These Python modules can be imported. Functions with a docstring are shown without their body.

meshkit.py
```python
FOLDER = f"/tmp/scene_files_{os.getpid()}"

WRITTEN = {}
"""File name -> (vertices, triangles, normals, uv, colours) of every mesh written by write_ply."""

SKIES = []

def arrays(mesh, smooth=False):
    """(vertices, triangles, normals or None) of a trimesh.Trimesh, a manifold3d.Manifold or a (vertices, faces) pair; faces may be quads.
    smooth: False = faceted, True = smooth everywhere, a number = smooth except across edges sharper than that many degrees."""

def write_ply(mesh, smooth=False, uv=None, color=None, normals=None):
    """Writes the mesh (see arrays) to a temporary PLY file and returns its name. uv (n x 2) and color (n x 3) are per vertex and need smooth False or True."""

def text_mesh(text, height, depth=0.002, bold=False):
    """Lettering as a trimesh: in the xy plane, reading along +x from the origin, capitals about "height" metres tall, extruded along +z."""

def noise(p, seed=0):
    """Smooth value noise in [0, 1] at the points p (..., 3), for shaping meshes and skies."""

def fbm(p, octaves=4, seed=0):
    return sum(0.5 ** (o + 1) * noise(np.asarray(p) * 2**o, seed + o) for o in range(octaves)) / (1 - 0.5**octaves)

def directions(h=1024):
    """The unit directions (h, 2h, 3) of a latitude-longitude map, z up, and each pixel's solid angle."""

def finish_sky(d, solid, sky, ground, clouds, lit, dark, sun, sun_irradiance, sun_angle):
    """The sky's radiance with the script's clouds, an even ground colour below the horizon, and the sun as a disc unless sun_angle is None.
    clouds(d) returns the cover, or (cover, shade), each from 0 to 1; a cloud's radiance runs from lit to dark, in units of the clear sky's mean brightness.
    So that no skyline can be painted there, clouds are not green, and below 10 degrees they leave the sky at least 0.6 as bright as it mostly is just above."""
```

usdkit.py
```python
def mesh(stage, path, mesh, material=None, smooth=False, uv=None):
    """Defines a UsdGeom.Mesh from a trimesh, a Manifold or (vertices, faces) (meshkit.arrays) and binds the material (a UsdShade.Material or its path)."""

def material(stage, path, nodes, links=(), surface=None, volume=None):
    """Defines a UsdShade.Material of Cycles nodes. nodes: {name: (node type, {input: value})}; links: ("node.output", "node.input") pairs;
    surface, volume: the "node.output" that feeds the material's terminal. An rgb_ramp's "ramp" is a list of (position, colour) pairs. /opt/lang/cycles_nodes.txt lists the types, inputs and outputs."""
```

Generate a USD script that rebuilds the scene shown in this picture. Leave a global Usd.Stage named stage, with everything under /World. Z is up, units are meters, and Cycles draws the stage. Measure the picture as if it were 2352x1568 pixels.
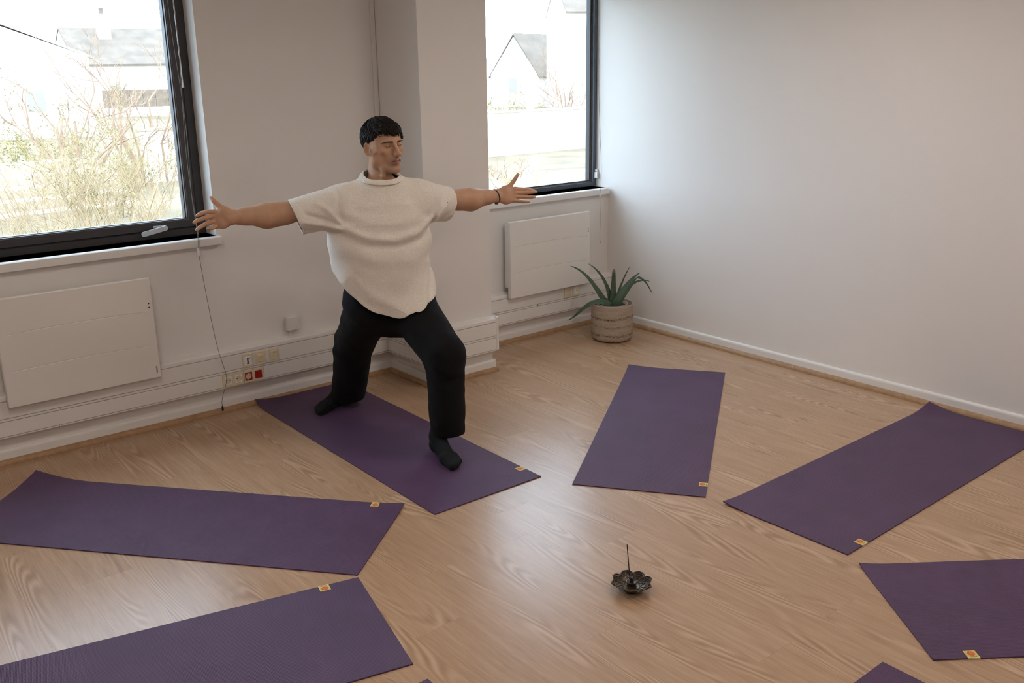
import math, random, os
import numpy as np
import trimesh
import manifold3d as m3
from shapely.geometry import Polygon
from pxr import Usd, UsdGeom, UsdLux, UsdShade, Gf, Sdf, Vt
import usdkit, meshkit

random.seed(7)
RNG = np.random.default_rng(7)
stage = Usd.Stage.CreateInMemory()
UsdGeom.SetStageUpAxis(stage, UsdGeom.Tokens.z)
UsdGeom.SetStageMetersPerUnit(stage, 1.0)
UsdGeom.Xform.Define(stage, '/World')
UsdGeom.Scope.Define(stage, '/World/Looks')
V3 = lambda *a: np.array(a, float)

# ------------------------------------------------------------------ camera, daylight, exposure
CAM = V3(-4.96471, -4.96497, 1.85560)
YAW, PITCH, ROLL, FPX = 0.681663875, 0.282892047, -0.0150446749, 2162.886
_f = V3(math.sin(YAW)*math.cos(PITCH), math.cos(YAW)*math.cos(PITCH), -math.sin(PITCH))
_r = V3(math.cos(YAW), -math.sin(YAW), 0); _u = np.cross(_r, _f)
_r2 = _r*math.cos(ROLL) + _u*math.sin(ROLL); _u2 = -_r*math.sin(ROLL) + _u*math.cos(ROLL)
cam = UsdGeom.Camera.Define(stage, '/World/camera')
M = np.eye(4); M[0, :3] = _r2; M[1, :3] = _u2; M[2, :3] = -_f; M[3, :3] = CAM
cam.AddTransformOp().Set(Gf.Matrix4d(*M.ravel().tolist()))
cam.CreateHorizontalApertureAttr(36.0); cam.CreateVerticalApertureAttr(24.0)
cam.CreateFocalLengthAttr(36.0*FPX/2352)
cam.CreateClippingRangeAttr(Gf.Vec2f(0.05, 500))
cam.CreateExposureAttr(0.0)

dome = UsdLux.DomeLight.Define(stage, '/World/sky')
dome.CreateIntensityAttr(2.36); dome.CreateColorAttr(Gf.Vec3f(0.63, 0.80, 1.0))
sun = UsdLux.DistantLight.Define(stage, '/World/sun')
sun.CreateIntensityAttr(0.3); sun.CreateColorAttr(Gf.Vec3f(1.0, 0.93, 0.82)); sun.CreateAngleAttr(1.0)
sun.AddRotateXYZOp().Set(Gf.Vec3f(52, 0, 22))          # from behind the building, onto the houses opposite

# ------------------------------------------------------------------ helpers: prims, labels
_used = {}
def numbered(path):
    n = _used.get(path, 0); _used[path] = n + 1
    return path if n == 0 else '%s_%03d' % (path, n)
LOC = {}
def tag(p, label=None, cat=None, group=None, kind=None):
    p = p.GetPrim() if hasattr(p, 'GetPrim') else p
    for k, v in (('label', label), ('category', cat), ('group', group), ('kind', kind)):
        if v: p.SetCustomDataByKey(k, v)
    return p
def thing(name, label, cat, loc=(0, 0, 0), rotz=0.0, group=None, kind=None):
    path = numbered('/World/' + name)
    x = UsdGeom.Xform.Define(stage, path)
    x.AddTranslateOp().Set(Gf.Vec3d(*map(float, loc)))
    if rotz: x.AddRotateZOp().Set(math.degrees(rotz))
    LOC[path] = (np.array(loc, float), rotz)
    return tag(x, label, cat, group, kind)
def arr(mesh):
    if hasattr(mesh, 'to_mesh'):
        m = mesh.to_mesh(); return np.array(m.vert_properties[:, :3], float), np.array(m.tri_verts)
    if isinstance(mesh, (tuple, list)):
        v, f = np.asarray(mesh[0], float), np.asarray(mesh[1], int)
        if f.shape[1] == 4: f = np.vstack([f[:, [0, 1, 2]], f[:, [0, 2, 3]]])
        return v, f
    return np.array(mesh.vertices, float), np.array(mesh.faces)
def part(t, name, mesh, mat, smooth=30, world=True, label=None, kind=None):
    """A Mesh under the thing (or part) t; world=True: the vertices are given in world coordinates."""
    v, f = arr(mesh)
    path = str(t.GetPath())
    if world:
        top = '/'.join(path.split('/')[:3]); loc, rz = LOC.get(top, (np.zeros(3), 0))
        v = v - loc
        if rz: c, s = math.cos(-rz), math.sin(-rz); v = np.stack([v[:, 0]*c - v[:, 1]*s, v[:, 0]*s + v[:, 1]*c, v[:, 2]], 1)
    m = usdkit.mesh(stage, numbered(path + '/' + name), (v, f), mat, smooth)
    return tag(m, label, None, None, kind)
def solo(name, mesh, mat, label=None, cat=None, group=None, kind=None, smooth=30):
    m = usdkit.mesh(stage, numbered('/World/' + name), arr(mesh), mat, smooth)
    return tag(m, label, cat, group, kind)
def struct(name, mesh, mat, smooth=30):
    return solo(name, mesh, mat, kind='structure', smooth=smooth)

# ------------------------------------------------------------------ helpers: shapes
def cat(*ms):
    vs, fs, n = [], [], 0
    for m in ms:
        v, f = arr(m); vs.append(v); fs.append(f + n); n += len(v)
    return np.vstack(vs), np.vstack(fs)
def box(lo, hi, b=0.0):
    lo, hi = np.array(lo, float), np.array(hi, float)
    if b <= 0:
        return m3.Manifold.cube(tuple(hi - lo)).translate(tuple(lo))
    s = []
    for k in range(3):
        d = np.full(3, b); d[k] = 0
        s.append(m3.Manifold.cube(tuple(hi - lo - 2*d)).translate(tuple(lo + d)))
    return m3.Manifold.batch_hull(s)
def rbox(lo, hi, r, n=12):
    lo, hi = np.array(lo, float) + r, np.array(hi, float) - r
    s = m3.Manifold.sphere(r, n)
    return m3.Manifold.batch_hull([s.translate((x, y, z)) for x in (lo[0], hi[0]) for y in (lo[1], hi[1]) for z in (lo[2], hi[2])])
def extrude_x(poly, x0, x1):
    """poly: (y, z) outline, extruded along x."""
    cs = m3.CrossSection([[tuple(p) for p in poly]], m3.FillRule.NonZero)
    m = cs.extrude(x1 - x0)                         # (y,z,x) -> world
    v, f = arr(m)
    return np.stack([v[:, 2] + x0, v[:, 0], v[:, 1]], 1), f
def extrude_y(poly, y0, y1):
    """poly: (x, z) outline, extruded along y."""
    cs = m3.CrossSection([[tuple(p) for p in poly]], m3.FillRule.NonZero)
    v, f = arr(cs.extrude(y1 - y0))
    return np.stack([v[:, 0], v[:, 2] + y0, v[:, 1]], 1), f[:, ::-1]
def tube(pts, rad, n=8, cap=True):
    pts = np.asarray(pts, float); k = len(pts); rad = np.broadcast_to(np.asarray(rad, float), (k,))
    t = np.gradient(pts, axis=0); t /= np.linalg.norm(t, axis=1, keepdims=True) + 1e-12
    a = np.cross(t[0], V3(0, 0, 1) if abs(t[0][2]) < .9 else V3(1, 0, 0)); a /= np.linalg.norm(a)
    ang = np.arange(n)/n*2*np.pi; V = []
    for i in range(k):
        a = a - t[i]*(a@t[i]); a /= np.linalg.norm(a); b = np.cross(t[i], a)
        V.append(pts[i] + rad[i]*(np.cos(ang)[:, None]*a + np.sin(ang)[:, None]*b))
    F = []
    for i in range(k - 1):
        for j in range(n):
            F += [(i*n + j, i*n + (j+1) % n, (i+1)*n + (j+1) % n), (i*n + j, (i+1)*n + (j+1) % n, (i+1)*n + j)]
    V = np.vstack(V)
    if cap:
        V = np.vstack([V, pts[0], pts[-1]]); c0, c1 = k*n, k*n + 1
        for j in range(n): F += [(c0, (j+1) % n, j), (c1, (k-1)*n + j, (k-1)*n + (j+1) % n)]
    return V, np.array(F)
def lathe(prof, n=48, centre=(0, 0, 0)):
    prof = np.asarray(prof, float); k = len(prof); ang = np.arange(n)/n*2*np.pi
    V = np.stack([prof[:, 0][:, None]*np.cos(ang), prof[:, 0][:, None]*np.sin(ang), np.repeat(prof[:, 1][:, None], n, 1)], -1).reshape(-1, 3)
    F = []
    for i in range(k - 1):
        for j in range(n):
            a, b, c, d = i*n + j, i*n + (j+1) % n, (i+1)*n + (j+1) % n, (i+1)*n + j
            F += [(a, b, c), (a, c, d)]
    m = trimesh.Trimesh(V + np.array(centre), np.array(F), process=True); 
    m.update_faces(m.nondegenerate_faces())
    return np.array(m.vertices), np.array(m.faces)
def disc(c, n, r, h, seg=24):
    """A short cylinder standing on point c along the unit direction n."""
    n = np.array(n, float)/np.linalg.norm(n)
    return tube([np.array(c), np.array(c) + n*h], r, seg)
def xform(mesh, mat4):
    v, f = arr(mesh); return v@np.array(mat4)[:3, :3].T + np.array(mat4)[:3, 3], f
def rotz_m(a):
    return np.array([[math.cos(a), -math.sin(a), 0, 0], [math.sin(a), math.cos(a), 0, 0], [0, 0, 1, 0], [0, 0, 0, 1]], float)

# ------------------------------------------------------------------ materials
def mat(name, nodes, links, surface='p.BSDF'):
    return usdkit.material(stage, '/World/Looks/' + name, nodes, links, surface=surface)
def plain(name, col, rough=.5, metal=0., spec=.5, bump=0., scale=200., vary=0., vscale=4., **kw):
    nodes = {'p': ('principled_bsdf', dict(base_color=col, roughness=rough, metallic=metal, specular_ior_level=spec, **kw))}
    links = []
    if bump or vary: nodes['g'] = ('geometry', {})
    if bump:
        nodes['n'] = ('noise_texture', dict(scale=scale, detail=3.0)); nodes['b'] = ('bump', dict(strength=bump, distance=.002))
        links += [('g.position', 'n.vector'), ('n.fac', 'b.height'), ('b.normal', 'p.normal')]
    if vary:
        c = np.array(col)
        nodes['v'] = ('noise_texture', dict(scale=vscale, detail=4.0))
        nodes['r'] = ('rgb_ramp', dict(ramp=[(.3, tuple(c*(1 - vary))), (.7, tuple(np.minimum(c*(1 + vary), 1)))]))
        links += [('g.position', 'v.vector'), ('v.fac', 'r.fac'), ('r.color', 'p.base_color')]
    return mat(name, nodes, links)
PAINT = plain('wall_paint', (.80, .765, .725), .75, bump=.25, scale=260)
PAINT_B = plain('ceiling_paint', (.86, .85, .83), .85)
GLOSSW = plain('white_gloss_paint', (.80, .775, .74), .38, bump=.04, scale=60)
PVC = plain('white_plastic', (.80, .77, .73), .35)
RADW = plain('radiator_enamel', (.80, .76, .70), .42)
IVORY = plain('ivory_plastic', (.72, .62, .44), .4)
WHITEP = plain('bright_white_plastic', (.85, .84, .80), .35)
REDP = plain('red_plastic', (.36, .012, .012), .4)
BLACKP = plain('black_plastic', (.012, .012, .013), .45)
ANTH = plain('anthracite_aluminium', (.044, .042, .044), .42, vary=.1, vscale=9)
GREYF = plain('slate_grey_aluminium', (.075, .09, .11), .38)
GASKET = plain('black_gasket', (.008, .008, .009), .6)
SILVER = plain('brushed_aluminium', (.62, .66, .70), .34, metal=.85)
CLEARP = plain('clear_wand_plastic', (.75, .77, .78), .2)
BEAD = plain('bead_edge', (.17, .16, .15), .4)
CORD = plain('grey_cord', (.22, .20, .18), .8)
DARK = plain('dark_gap', (.05, .045, .04), .8)
OAKSTRIP = None
PANE = mat('window_glass', {'t': ('transparent_bsdf', dict(color=(.97, .985, .98))), 'g': ('glossy_bsdf', dict(color=(1, 1, 1), roughness=.01)),
                            'w': ('layer_weight', dict(blend=.5)), 'p5': ('math', dict(math_type='power', value2=5.0)), 'f': ('math', dict(math_type='multiply_add', value2=.94, value3=.035)), 'm': ('mix_closure', {})},
           [('w.facing', 'p5.value1'), ('p5.value', 'f.value1'), ('f.value', 'm.fac'), ('t.BSDF', 'm.closure1'), ('g.BSDF', 'm.closure2')], surface='m.closure')
def wood(name, dark, mid, light, rough, spec):
    """Straight oak grain along y: fine pores, broad tone and sparse cathedral figures; each plank shifts the pattern and the tone by its own random number."""
    n = {'g': ('geometry', {}), 'o': ('object_info', {}), 'mr': ('math', dict(math_type='multiply', value2=61.0)),
         'cx': ('combine_xyz', {}), 'add': ('vector_math', dict(math_type='add')),
         'm1': ('mapping', dict(mapping_type='point', scale=(6.0, .62, 1))), 'n1': ('noise_texture', dict(scale=1.0, detail=1.0, roughness=.4, distortion=.2)),
         'mu': ('math', dict(math_type='multiply', value2=170.0)), 'si': ('math', dict(math_type='sine')),
         'm4': ('mapping', dict(mapping_type='point', scale=(7.5, 1.3, 1), location=(3.1, 7.7, 0))), 'n4': ('noise_texture', dict(scale=1.0, detail=1.0)), 'mk': ('map_range', dict(range_type='smoothstep', from_min=.48, from_max=.62, to_min=.015, to_max=.19)),
         'm2': ('mapping', dict(mapping_type='point', scale=(300, 9.0, 1))), 'n2': ('noise_texture', dict(scale=1.0, detail=3.0, roughness=.65)),
         'm3': ('mapping', dict(mapping_type='point', scale=(16, 1.1, 1))), 'n3': ('noise_texture', dict(scale=1.0, detail=3.0)),
         'm5': ('mapping', dict(mapping_type='point', scale=(75, 2.6, 1))), 'n5': ('noise_texture', dict(scale=1.0, detail=3.0, roughness=.6)),
         'a1': ('math', dict(math_type='multiply_add', value3=.02)), 'a2': ('math', dict(math_type='multiply_add', value2=.46)),
         'a3': ('math', dict(math_type='multiply_add', value2=.26)), 'a5': ('math', dict(math_type='multiply_add', value2=.40)), 'a4': ('math', dict(math_type='multiply_add', value2=.09)),
         'r': ('rgb_ramp', dict(ramp=[(.34, dark), (.62, mid), (.90, light)])), 'b': ('bump', dict(strength=.04, distance=.001)),
         'p': ('principled_bsdf', dict(roughness=rough, specular_ior_level=spec))}
    l = [('o.random', 'mr.value1'), ('mr.value', 'cx.x'), ('mr.value', 'cx.y'), ('g.position', 'add.vector1'), ('cx.vector', 'add.vector2')]
    for k in '12345': l += [('add.vector', 'm%s.vector' % k), ('m%s.vector' % k, 'n%s.vector' % k)]
    l += [('n1.fac', 'mu.value1'), ('mu.value', 'si.value1'), ('n4.fac', 'mk.value'), ('si.value', 'a1.value1'), ('mk.result', 'a1.value2'),
          ('n2.fac', 'a2.value1'), ('a1.value', 'a2.value3'), ('n3.fac', 'a3.value1'), ('a2.value', 'a3.value3'), ('n5.fac', 'a5.value1'), ('a3.value', 'a5.value3'),
          ('o.random', 'a4.value1'), ('a5.value', 'a4.value3'), ('a4.value', 'r.fac'), ('r.color', 'p.base_color'), ('a2.value', 'b.height'), ('b.normal', 'p.normal')]
    return mat(name, n, l)
FLOORM = wood('oak_laminate', (.31, .185, .105), (.435, .28, .170), (.55, .385, .26), .28, .50)
OAKSTRIP = plain('oak_strip', (.38, .225, .115), .5, vary=.16, vscale=30)
# ------------------------------------------------------------------ room shell
RX0, RY0, RH = -6.6, -6.8, 2.62            # far left wall, back wall, ceiling height
CX0, CX1, CY = -1.929, -1.452, -0.440      # column
W1 = (-4.62, -3.0, 1.0, 2.44); W2 = (-1.40, 0.0, 1.0, 2.44)
wall = box((RX0 - .2, 0, -.2), (.25, .32, RH + .2))
wall -= box((W1[0], -.1, W1[2]), (W1[1], .4, W1[3]))
wall -= box((W2[0], -.1, W2[2]), (W2[1] + .14, .4, W2[3]))
wall -= box((W2[0] - .05, .201, W2[2] - .02), (W2[1] + .14, .4, W2[3] + .02))
wall -= box((CX0 + .02, -.1, -.3), (CX1 - .02, .001, RH + .3))
struct('wall_window', wall, PAINT)
struct('wall_right', box((0, RY0 - .2, -.2), (.25, .199, RH + .2)), PAINT)
struct('wall_left', box((RX0 - .25, RY0 - .2, -.2), (RX0, 0, RH + .2)), PAINT)
struct('wall_back', box((RX0, RY0 - .25, -.2), (0, RY0, RH + .2)), PAINT)
struct('ceiling', box((RX0, RY0, RH), (0, 0, RH + .2)), PAINT_B)
struct('column', box((CX0, CY, -.01), (CX1, .0005, RH), .0025), PAINT)

# floor: laminate planks laid parallel to the right wall, each a mesh of its own
fl = UsdGeom.Xform.Define(stage, '/World/floor'); tag(fl, kind='structure'); LOC['/World/floor'] = (np.zeros(3), 0)
part(fl, 'subfloor', box((RX0, RY0, -.2), (0, 0, -.0085)), DARK)
PW, PL = .193, 1.38
rr = random.Random(3)
for i in range(int(-RX0/PW) + 1):
    x1 = -i*PW; x0 = max(x1 - PW, RX0)
    y = -rr.random()*PL
    ys = [0.0]
    while y > RY0: ys.append(y); y -= PL
    ys.append(RY0)
    for a, b in zip(ys[:-1], ys[1:]):
        g = .00005
        part(fl, 'plank', box((x0 + g, b + g, -.0085), (x1 - g, a - g, 0), .0002), FLOORM, smooth=False)

def skirting(side):
    """(depth from wall, z) outline of the rounded white skirting."""
    return [(0, 0), (.0155, 0), (.0155, .058), (.0145, .066), (.0115, .072), (.007, .0755), (0, .0765)]
def quarter():
    return [(.0145, 0), (.036, 0), (.036, .006), (.0335, .015), (.0275, .0225), (.021, .0265), (.0145, .0275)]
def prof_y(p, y): return [(y - d, z) for d, z in p][::-1]
def along_x(p, x0, x1, y): return extrude_x(prof_y(p, y), x0, x1)
def along_y(p, y0, y1, x, s): # s=-1: the profile grows towards -x
    q = [(x + s*d, z) for d, z in p]
    if s < 0: q = q[::-1]
    return extrude_y(q, y0, y1)
struct('baseboard_window', cat(along_x(skirting(0), RX0, CX0, 0), along_x(skirting(0), CX1, 0, 0)), GLOSSW)
struct('baseboard_column', cat(along_y(skirting(0), CY - .0148, 0, CX0, -1), along_x(skirting(0), CX0 - .0150, CX1 + .0150, CY), along_y(skirting(0), CY - .0148, 0, CX1, 1)), GLOSSW)
struct('baseboard_right', along_y(skirting(0), RY0, 0, 0, -1), GLOSSW)
struct('trim_1', along_x(quarter(), RX0, CX0 - .014, 0), OAKSTRIP)
struct('trim_2', along_x(quarter(), CX1 + .014, -.014, 0), OAKSTRIP)
struct('trim_3', along_y(quarter(), CY - .02, -.014, CX0, -1), OAKSTRIP)
struct('trim_4', along_x(quarter(), CX0 - .034, CX1 + .022, CY), OAKSTRIP)
struct('trim_5', along_y(quarter(), -1.702, -.014, 0, -1), OAKSTRIP)
struct('trim_6', along_y(quarter(), RY0, -1.7035, 0, -1), OAKSTRIP)

# windows ------------------------------------------------------------
def frame_y(x0, x1, z0, z1, w, y0, y1, b=.003):
    """Rectangular frame of members w wide (left, right, bottom, top)."""
    l, r, bo, t = w
    return (box((x0, y0, z0), (x1, y1, z1), b) - box((x0 + l, y0 - 1, z0 + bo), (x1 - r, y1 + 1, z1 - t)))
w1 = UsdGeom.Xform.Define(stage, '/World/window_1'); tag(w1, kind='structure'); LOC['/World/window_1'] = (np.zeros(3), 0)
x0, x1, z0, z1 = W1
part(w1, 'frame', frame_y(x0, x1, z0, z1, (.046, .046, .040, .05), .128, .20), ANTH)
part(w1, 'gasket', frame_y(x0 + .044, x1 - .044, z0 + .038, z1 - .044, (.008,)*4, .126, .19, 0), GASKET)
sash = frame_y(x0 + .050, x1 - .050, z0 + .044, z1 - .05, (.053, .053, .050, .053), .118, .19, .004)
sash += frame_y(x0 + .098, x1 - .098, z0 + .088, z1 - .1, (.0085,)*4, .140, .17, .002)
part(w1, 'sash', sash, ANTH)
part(w1, 'glazing_bead', frame_y(x0 + .0945, x1 - .0945, z0 + .0865, z1 - .1, (.0028,)*4, .1172, .13, 0), BEAD)
part(w1, 'pane', box((x0 + .10, .150, z0 + .092), (x1 - .10, .156, z1 - .1)), PANE)
hx, hz = -3.262, 1.0585
han = cat(rbox((hx - .034, .1095, hz - .014), (hx + .034, .1195, hz + .014), .0045),
          tube([(hx + .016, .112, hz), (hx + .016, .078, hz)], .009, 16))
hm = part(w1, 'handle', han, SILVER, label='brushed aluminium window handle')
lev = m3.Manifold.batch_hull([m3.Manifold.cylinder(.011, .0125, .0125, 20).rotate((90, 0, 0)).translate(p) for p in ((hx + .020, .082, hz + .002), (hx - .098, .080, hz - .018))])
part(hm, 'lever', lev, SILVER)
w2 = UsdGeom.Xform.Define(stage, '/World/window_2'); tag(w2, kind='structure'); LOC['/World/window_2'] = (np.zeros(3), 0)
x0, x1, z0, z1 = W2
part(w2, 'frame', frame_y(x0, x1, z0, z1, (.042, .034, .030, .04), .128, .20), GREYF)
part(w2, 'sash', frame_y(x0 + .040, x1 - .034, z0 + .029, z1 - .04, (.020, .018, .014, .02), .150, .19, .002), ANTH)
part(w2, 'glazing_bead', frame_y(x0 + .041, x1 - .0355, z0 + .0312, z1 - .04, (.004,)*4, .1465, .152, 0), BEAD)
part(w2, 'pane', box((x0 + .058, .168, z0 + .042), (x1 - .050, .174, z1 - .06)), PANE)
part(w2, 'catch', cat(rbox((-.022, .098, 1.058), (-.004, .130, 1.104), .003), rbox((-.016, .104, 1.106), (-.003, .13, 1.122), .002)), WHITEP, label='white catch on the frame')
def sill(x0, x1):
    p = [(.135, .955), (-.034, .955), (-.039, .957), (-.041, .961), (-.041, .990), (-.039, .996), (-.033, 1.0), (.135, 1.0)]
    return extrude_x(p[::-1], x0, x1)
part(w1, 'sill', sill(W1[0] - .05, -2.984), GLOSSW)
part(w2, 'sill', sill(CX1 + .001, -.027), GLOSSW)

# cable batten in the corner by the column
solo('cable_cover', box((CX0 - .030, -.011, .37), (CX0 - .0022, -.0005, RH - .005), .002), PVC, 'slim white vertical cable cover in the corner beside the column', 'cable cover')

# two-compartment cable trunking round the walls
TP = [(0, .145), (.050, .145), (.0535, .147), (.055, .151), (.055, .1535), (.0475, .1540), (.0475, .1565), (.055, .157), (.055, .2300), (.0475, .2305), (.0475, .2330), (.055, .2335),
      (.055, .2435), (.0475, .2440), (.0475, .2465), (.055, .247), (.055, .3310), (.0475, .3315), (.0475, .3340), (.055, .3345), (.055, .347), (.0535, .353), (.049, .358), (.042, .361), (0, .366)]
tk = thing('cable_trunking', 'white two-channel cable trunking on the window wall, left of the column', 'cable trunking', (-4.2, 0, .145))
part(tk, 'channel', along_x(TP, RX0, CX0 - .0555, 0), PVC, 20)
part(tk, 'joint_seam', box((-3.935, -.0556, .145), (-3.9335, -.05, .156)), DARK); part(tk, 'joint_seam', box((-3.92, -.0556, .2335), (-3.9185, -.05, .2435)), DARK)
tk = thing('cable_trunking', 'white cable trunking on the left side of the column', 'cable trunking', (CX0, -.25, .145))
part(tk, 'channel', along_y(TP, CY - .0543, -.0005, CX0, -1), PVC, 20)
tk = thing('cable_trunking', 'white cable trunking across the front of the column with a rounded end cap', 'cable trunking', (-1.7, CY, .145))
part(tk, 'channel', along_x(TP, CX0 - .0543, CX1 - .012, CY), PVC, 20)
ec = rbox((CX1 - .014, CY - .0563, .1435), (CX1 + .0135, CY + .0, .3675), .011)
part(tk, 'corner_cover', ec, PVC)
tk = thing('cable_trunking', 'white cable trunking under the right window, behind the plant', 'cable trunking', (-.7, 0, .145))
part(tk, 'channel', along_x(TP, CX1 + .0005, -.0005, 0), PVC, 20)
part(tk, 'joint_seam', box((-.744, -.0556, .2335), (-.738, -.05, .2435)), DARK)

# flat electric panel heaters under the windows
def heater(name, label, x0, x1, z0, z1):
    t = thing(name, label, 'radiator', ((x0 + x1)/2, 0, z0))
    front = rbox((x0, -.101, z0), (x1, -.066, z1), .006)
    xs = np.linspace(x0 + .045, x1 - .036, 15)
    for zz in (z0 + (z1 - z0)*.33, z0 + (z1 - z0)*.668):
        pts = [(x, -.1012, zz + .009*math.sin((x - xs[0])/(xs[-1] - xs[0])*math.pi)) for x in xs]
        v, f = tube(pts, .0030, 8)
        front -= m3.Manifold(m3.Mesh(v.astype(np.float32), f.astype(np.uint32)))
    part(t, 'front_panel', front, RADW, 25)
    part(t, 'body', rbox((x0 + .012, -.068, z0 + .066), (x1 - .012, -.022, z1 - .02), .006), RADW)
    for bx in (x0 + .12, x1 - .16): part(t, 'bracket', box((bx, -.024, z0 + .08), (bx + .04, -.0005, z1 - .08)), RADW)
    px = x1 - .021
    d1 = part(t, 'sensor', disc((px, -.1008, z0 + .404), (0, -1, 0), .0032, .0010), BLACKP, label='small dark sensor dot')
    d2 = part(t, 'button', disc((px, -.1008, z0 + .385), (0, -1, 0), .0068, .0010), SILVER, label='small grey control button')
    part(d2, 'button_core', disc((px, -.1016, z0 + .385), (0, -1, 0), .0040, .0008), BLACKP)
    tm = meshkit.text_mesh('atlantic', .0085, .0006, bold=True)
    v = np.array(tm.vertices); v[:, 0] -= v[:, 0].max()/2
    # reads upwards on the lower right corner
    w = np.stack([x1 - .017 - v[:, 1], np.full(len(v), -.1009) - v[:, 2], z0 + .047 + v[:, 0]], 1)
    part(t, 'lettering', (w, np.array(tm.faces)), LETTER, False)
    return t
LETTER = plain('grey_print', (.14, .12, .10), .5)
heater('panel_heater', 'wide flat white panel heater under the left window, cut by the frame edge', -4.152, -3.414, .307, .846)
heater('panel_heater', 'flat white panel heater behind the potted plant, under the right window', -1.020, -.276, .335, .862)

# ceiling lamps (above the picture)
LAMP = mat('lamp_diffuser', {'e': ('emission', dict(color=(1.0, .885, .80), strength=16.0))}, [], surface='e.emission')
for i, (lx, ly) in enumerate([(-1.5, -2.3), (-4.4, -2.3), (-1.5, -4.7), (-4.4, -4.7)]):
    t = thing('ceiling_light', 'square flush ceiling lamp with a warm diffuser, ' + ('near the right wall by the windows', 'above the left mats by the windows', 'near the right wall at the back', 'above the photographer at the back')[i], 'ceiling lamp', (lx, ly, RH - .03), group='ceiling lamps')
    part(t, 'frame', box((lx - .31, ly - .31, RH - .03), (lx + .31, ly + .31, RH), .002) - box((lx - .29, ly - .29, RH - .05), (lx + .29, ly + .29, RH - .012)), PVC)
    part(t, 'diffuser', box((lx - .289, ly - .289, RH - .024), (lx + .289, ly + .289, RH - .016)), LAMP)
# ------------------------------------------------------------------ sockets and small fittings on the window wall
YF = -.055
def plate(t, name, x0, x1, z0, z1, m, d=.008, y=YF, b=.0025, **k):
    return part(t, name, box((x0, y - d, z0), (x1, y + .001, z1), b), m, **k)
def socket_insert(t, x, z, m, cross=False):
    """French socket: square insert with a round well, two holes and an earth pin."""
    y = YF - .008
    ins = box((x - .0215, y - .0025, z - .0235), (x + .0215, y + .001, z + .0235), .0015) - m3.Manifold.cylinder(.03, .0178, .0178, 40).rotate((90, 0, 0)).translate((x, y + .0125, z))
    p = part(t, 'insert', ins, m)
    part(p, 'well', cat(disc((x, y + .0008, z), (0, -1, 0), .0178, .0004, 32)), m)
    part(p, 'hole', disc((x - .0085, y + .0003, z + .001), (0, -1, 0), .0031, .0004, 12), BLACKP)
    part(p, 'hole', disc((x + .0085, y + .0003, z + .001), (0, -1, 0), .0031, .0004, 12), BLACKP)
    part(p, 'earth_pin', disc((x, y + .0003, z + .0105), (0, -1, 0), .0026, .003, 12), SILVER if not cross else BLACKP)
    if cross:
        s = cat(*[box((x - .0115, y - .0032, z - .0022), (x + .0115, y - .0022, z + .0022), .0004), box((x - .0022, y - .0032, z - .0115), (x + .0022, y - .0022, z + .0115), .0004)],
                *[disc((x + a, y - .0022, z + b), (0, -1, 0), .0034, .0010, 12) for a, b in ((-.0115, 0), (.0115, 0), (0, -.0115), (0, .0115))])
        part(p, 'keyway_cross', s, WHITEP, label='white star-shaped keyway')
Z1 = .284
x = -2.914
t = thing('telephone_socket', 'cream telephone socket with a black T-shaped slot, left of three above the power sockets', 'socket', (x, YF, Z1), group='upper row of sockets')
plate(t, 'plate', x - .0305, x + .0305, Z1 - .0395, Z1 + .0395, IVORY); plate(t, 'insert', x - .0225, x + .0225, Z1 - .026, Z1 + .026, WHITEP, .0105)
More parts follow.
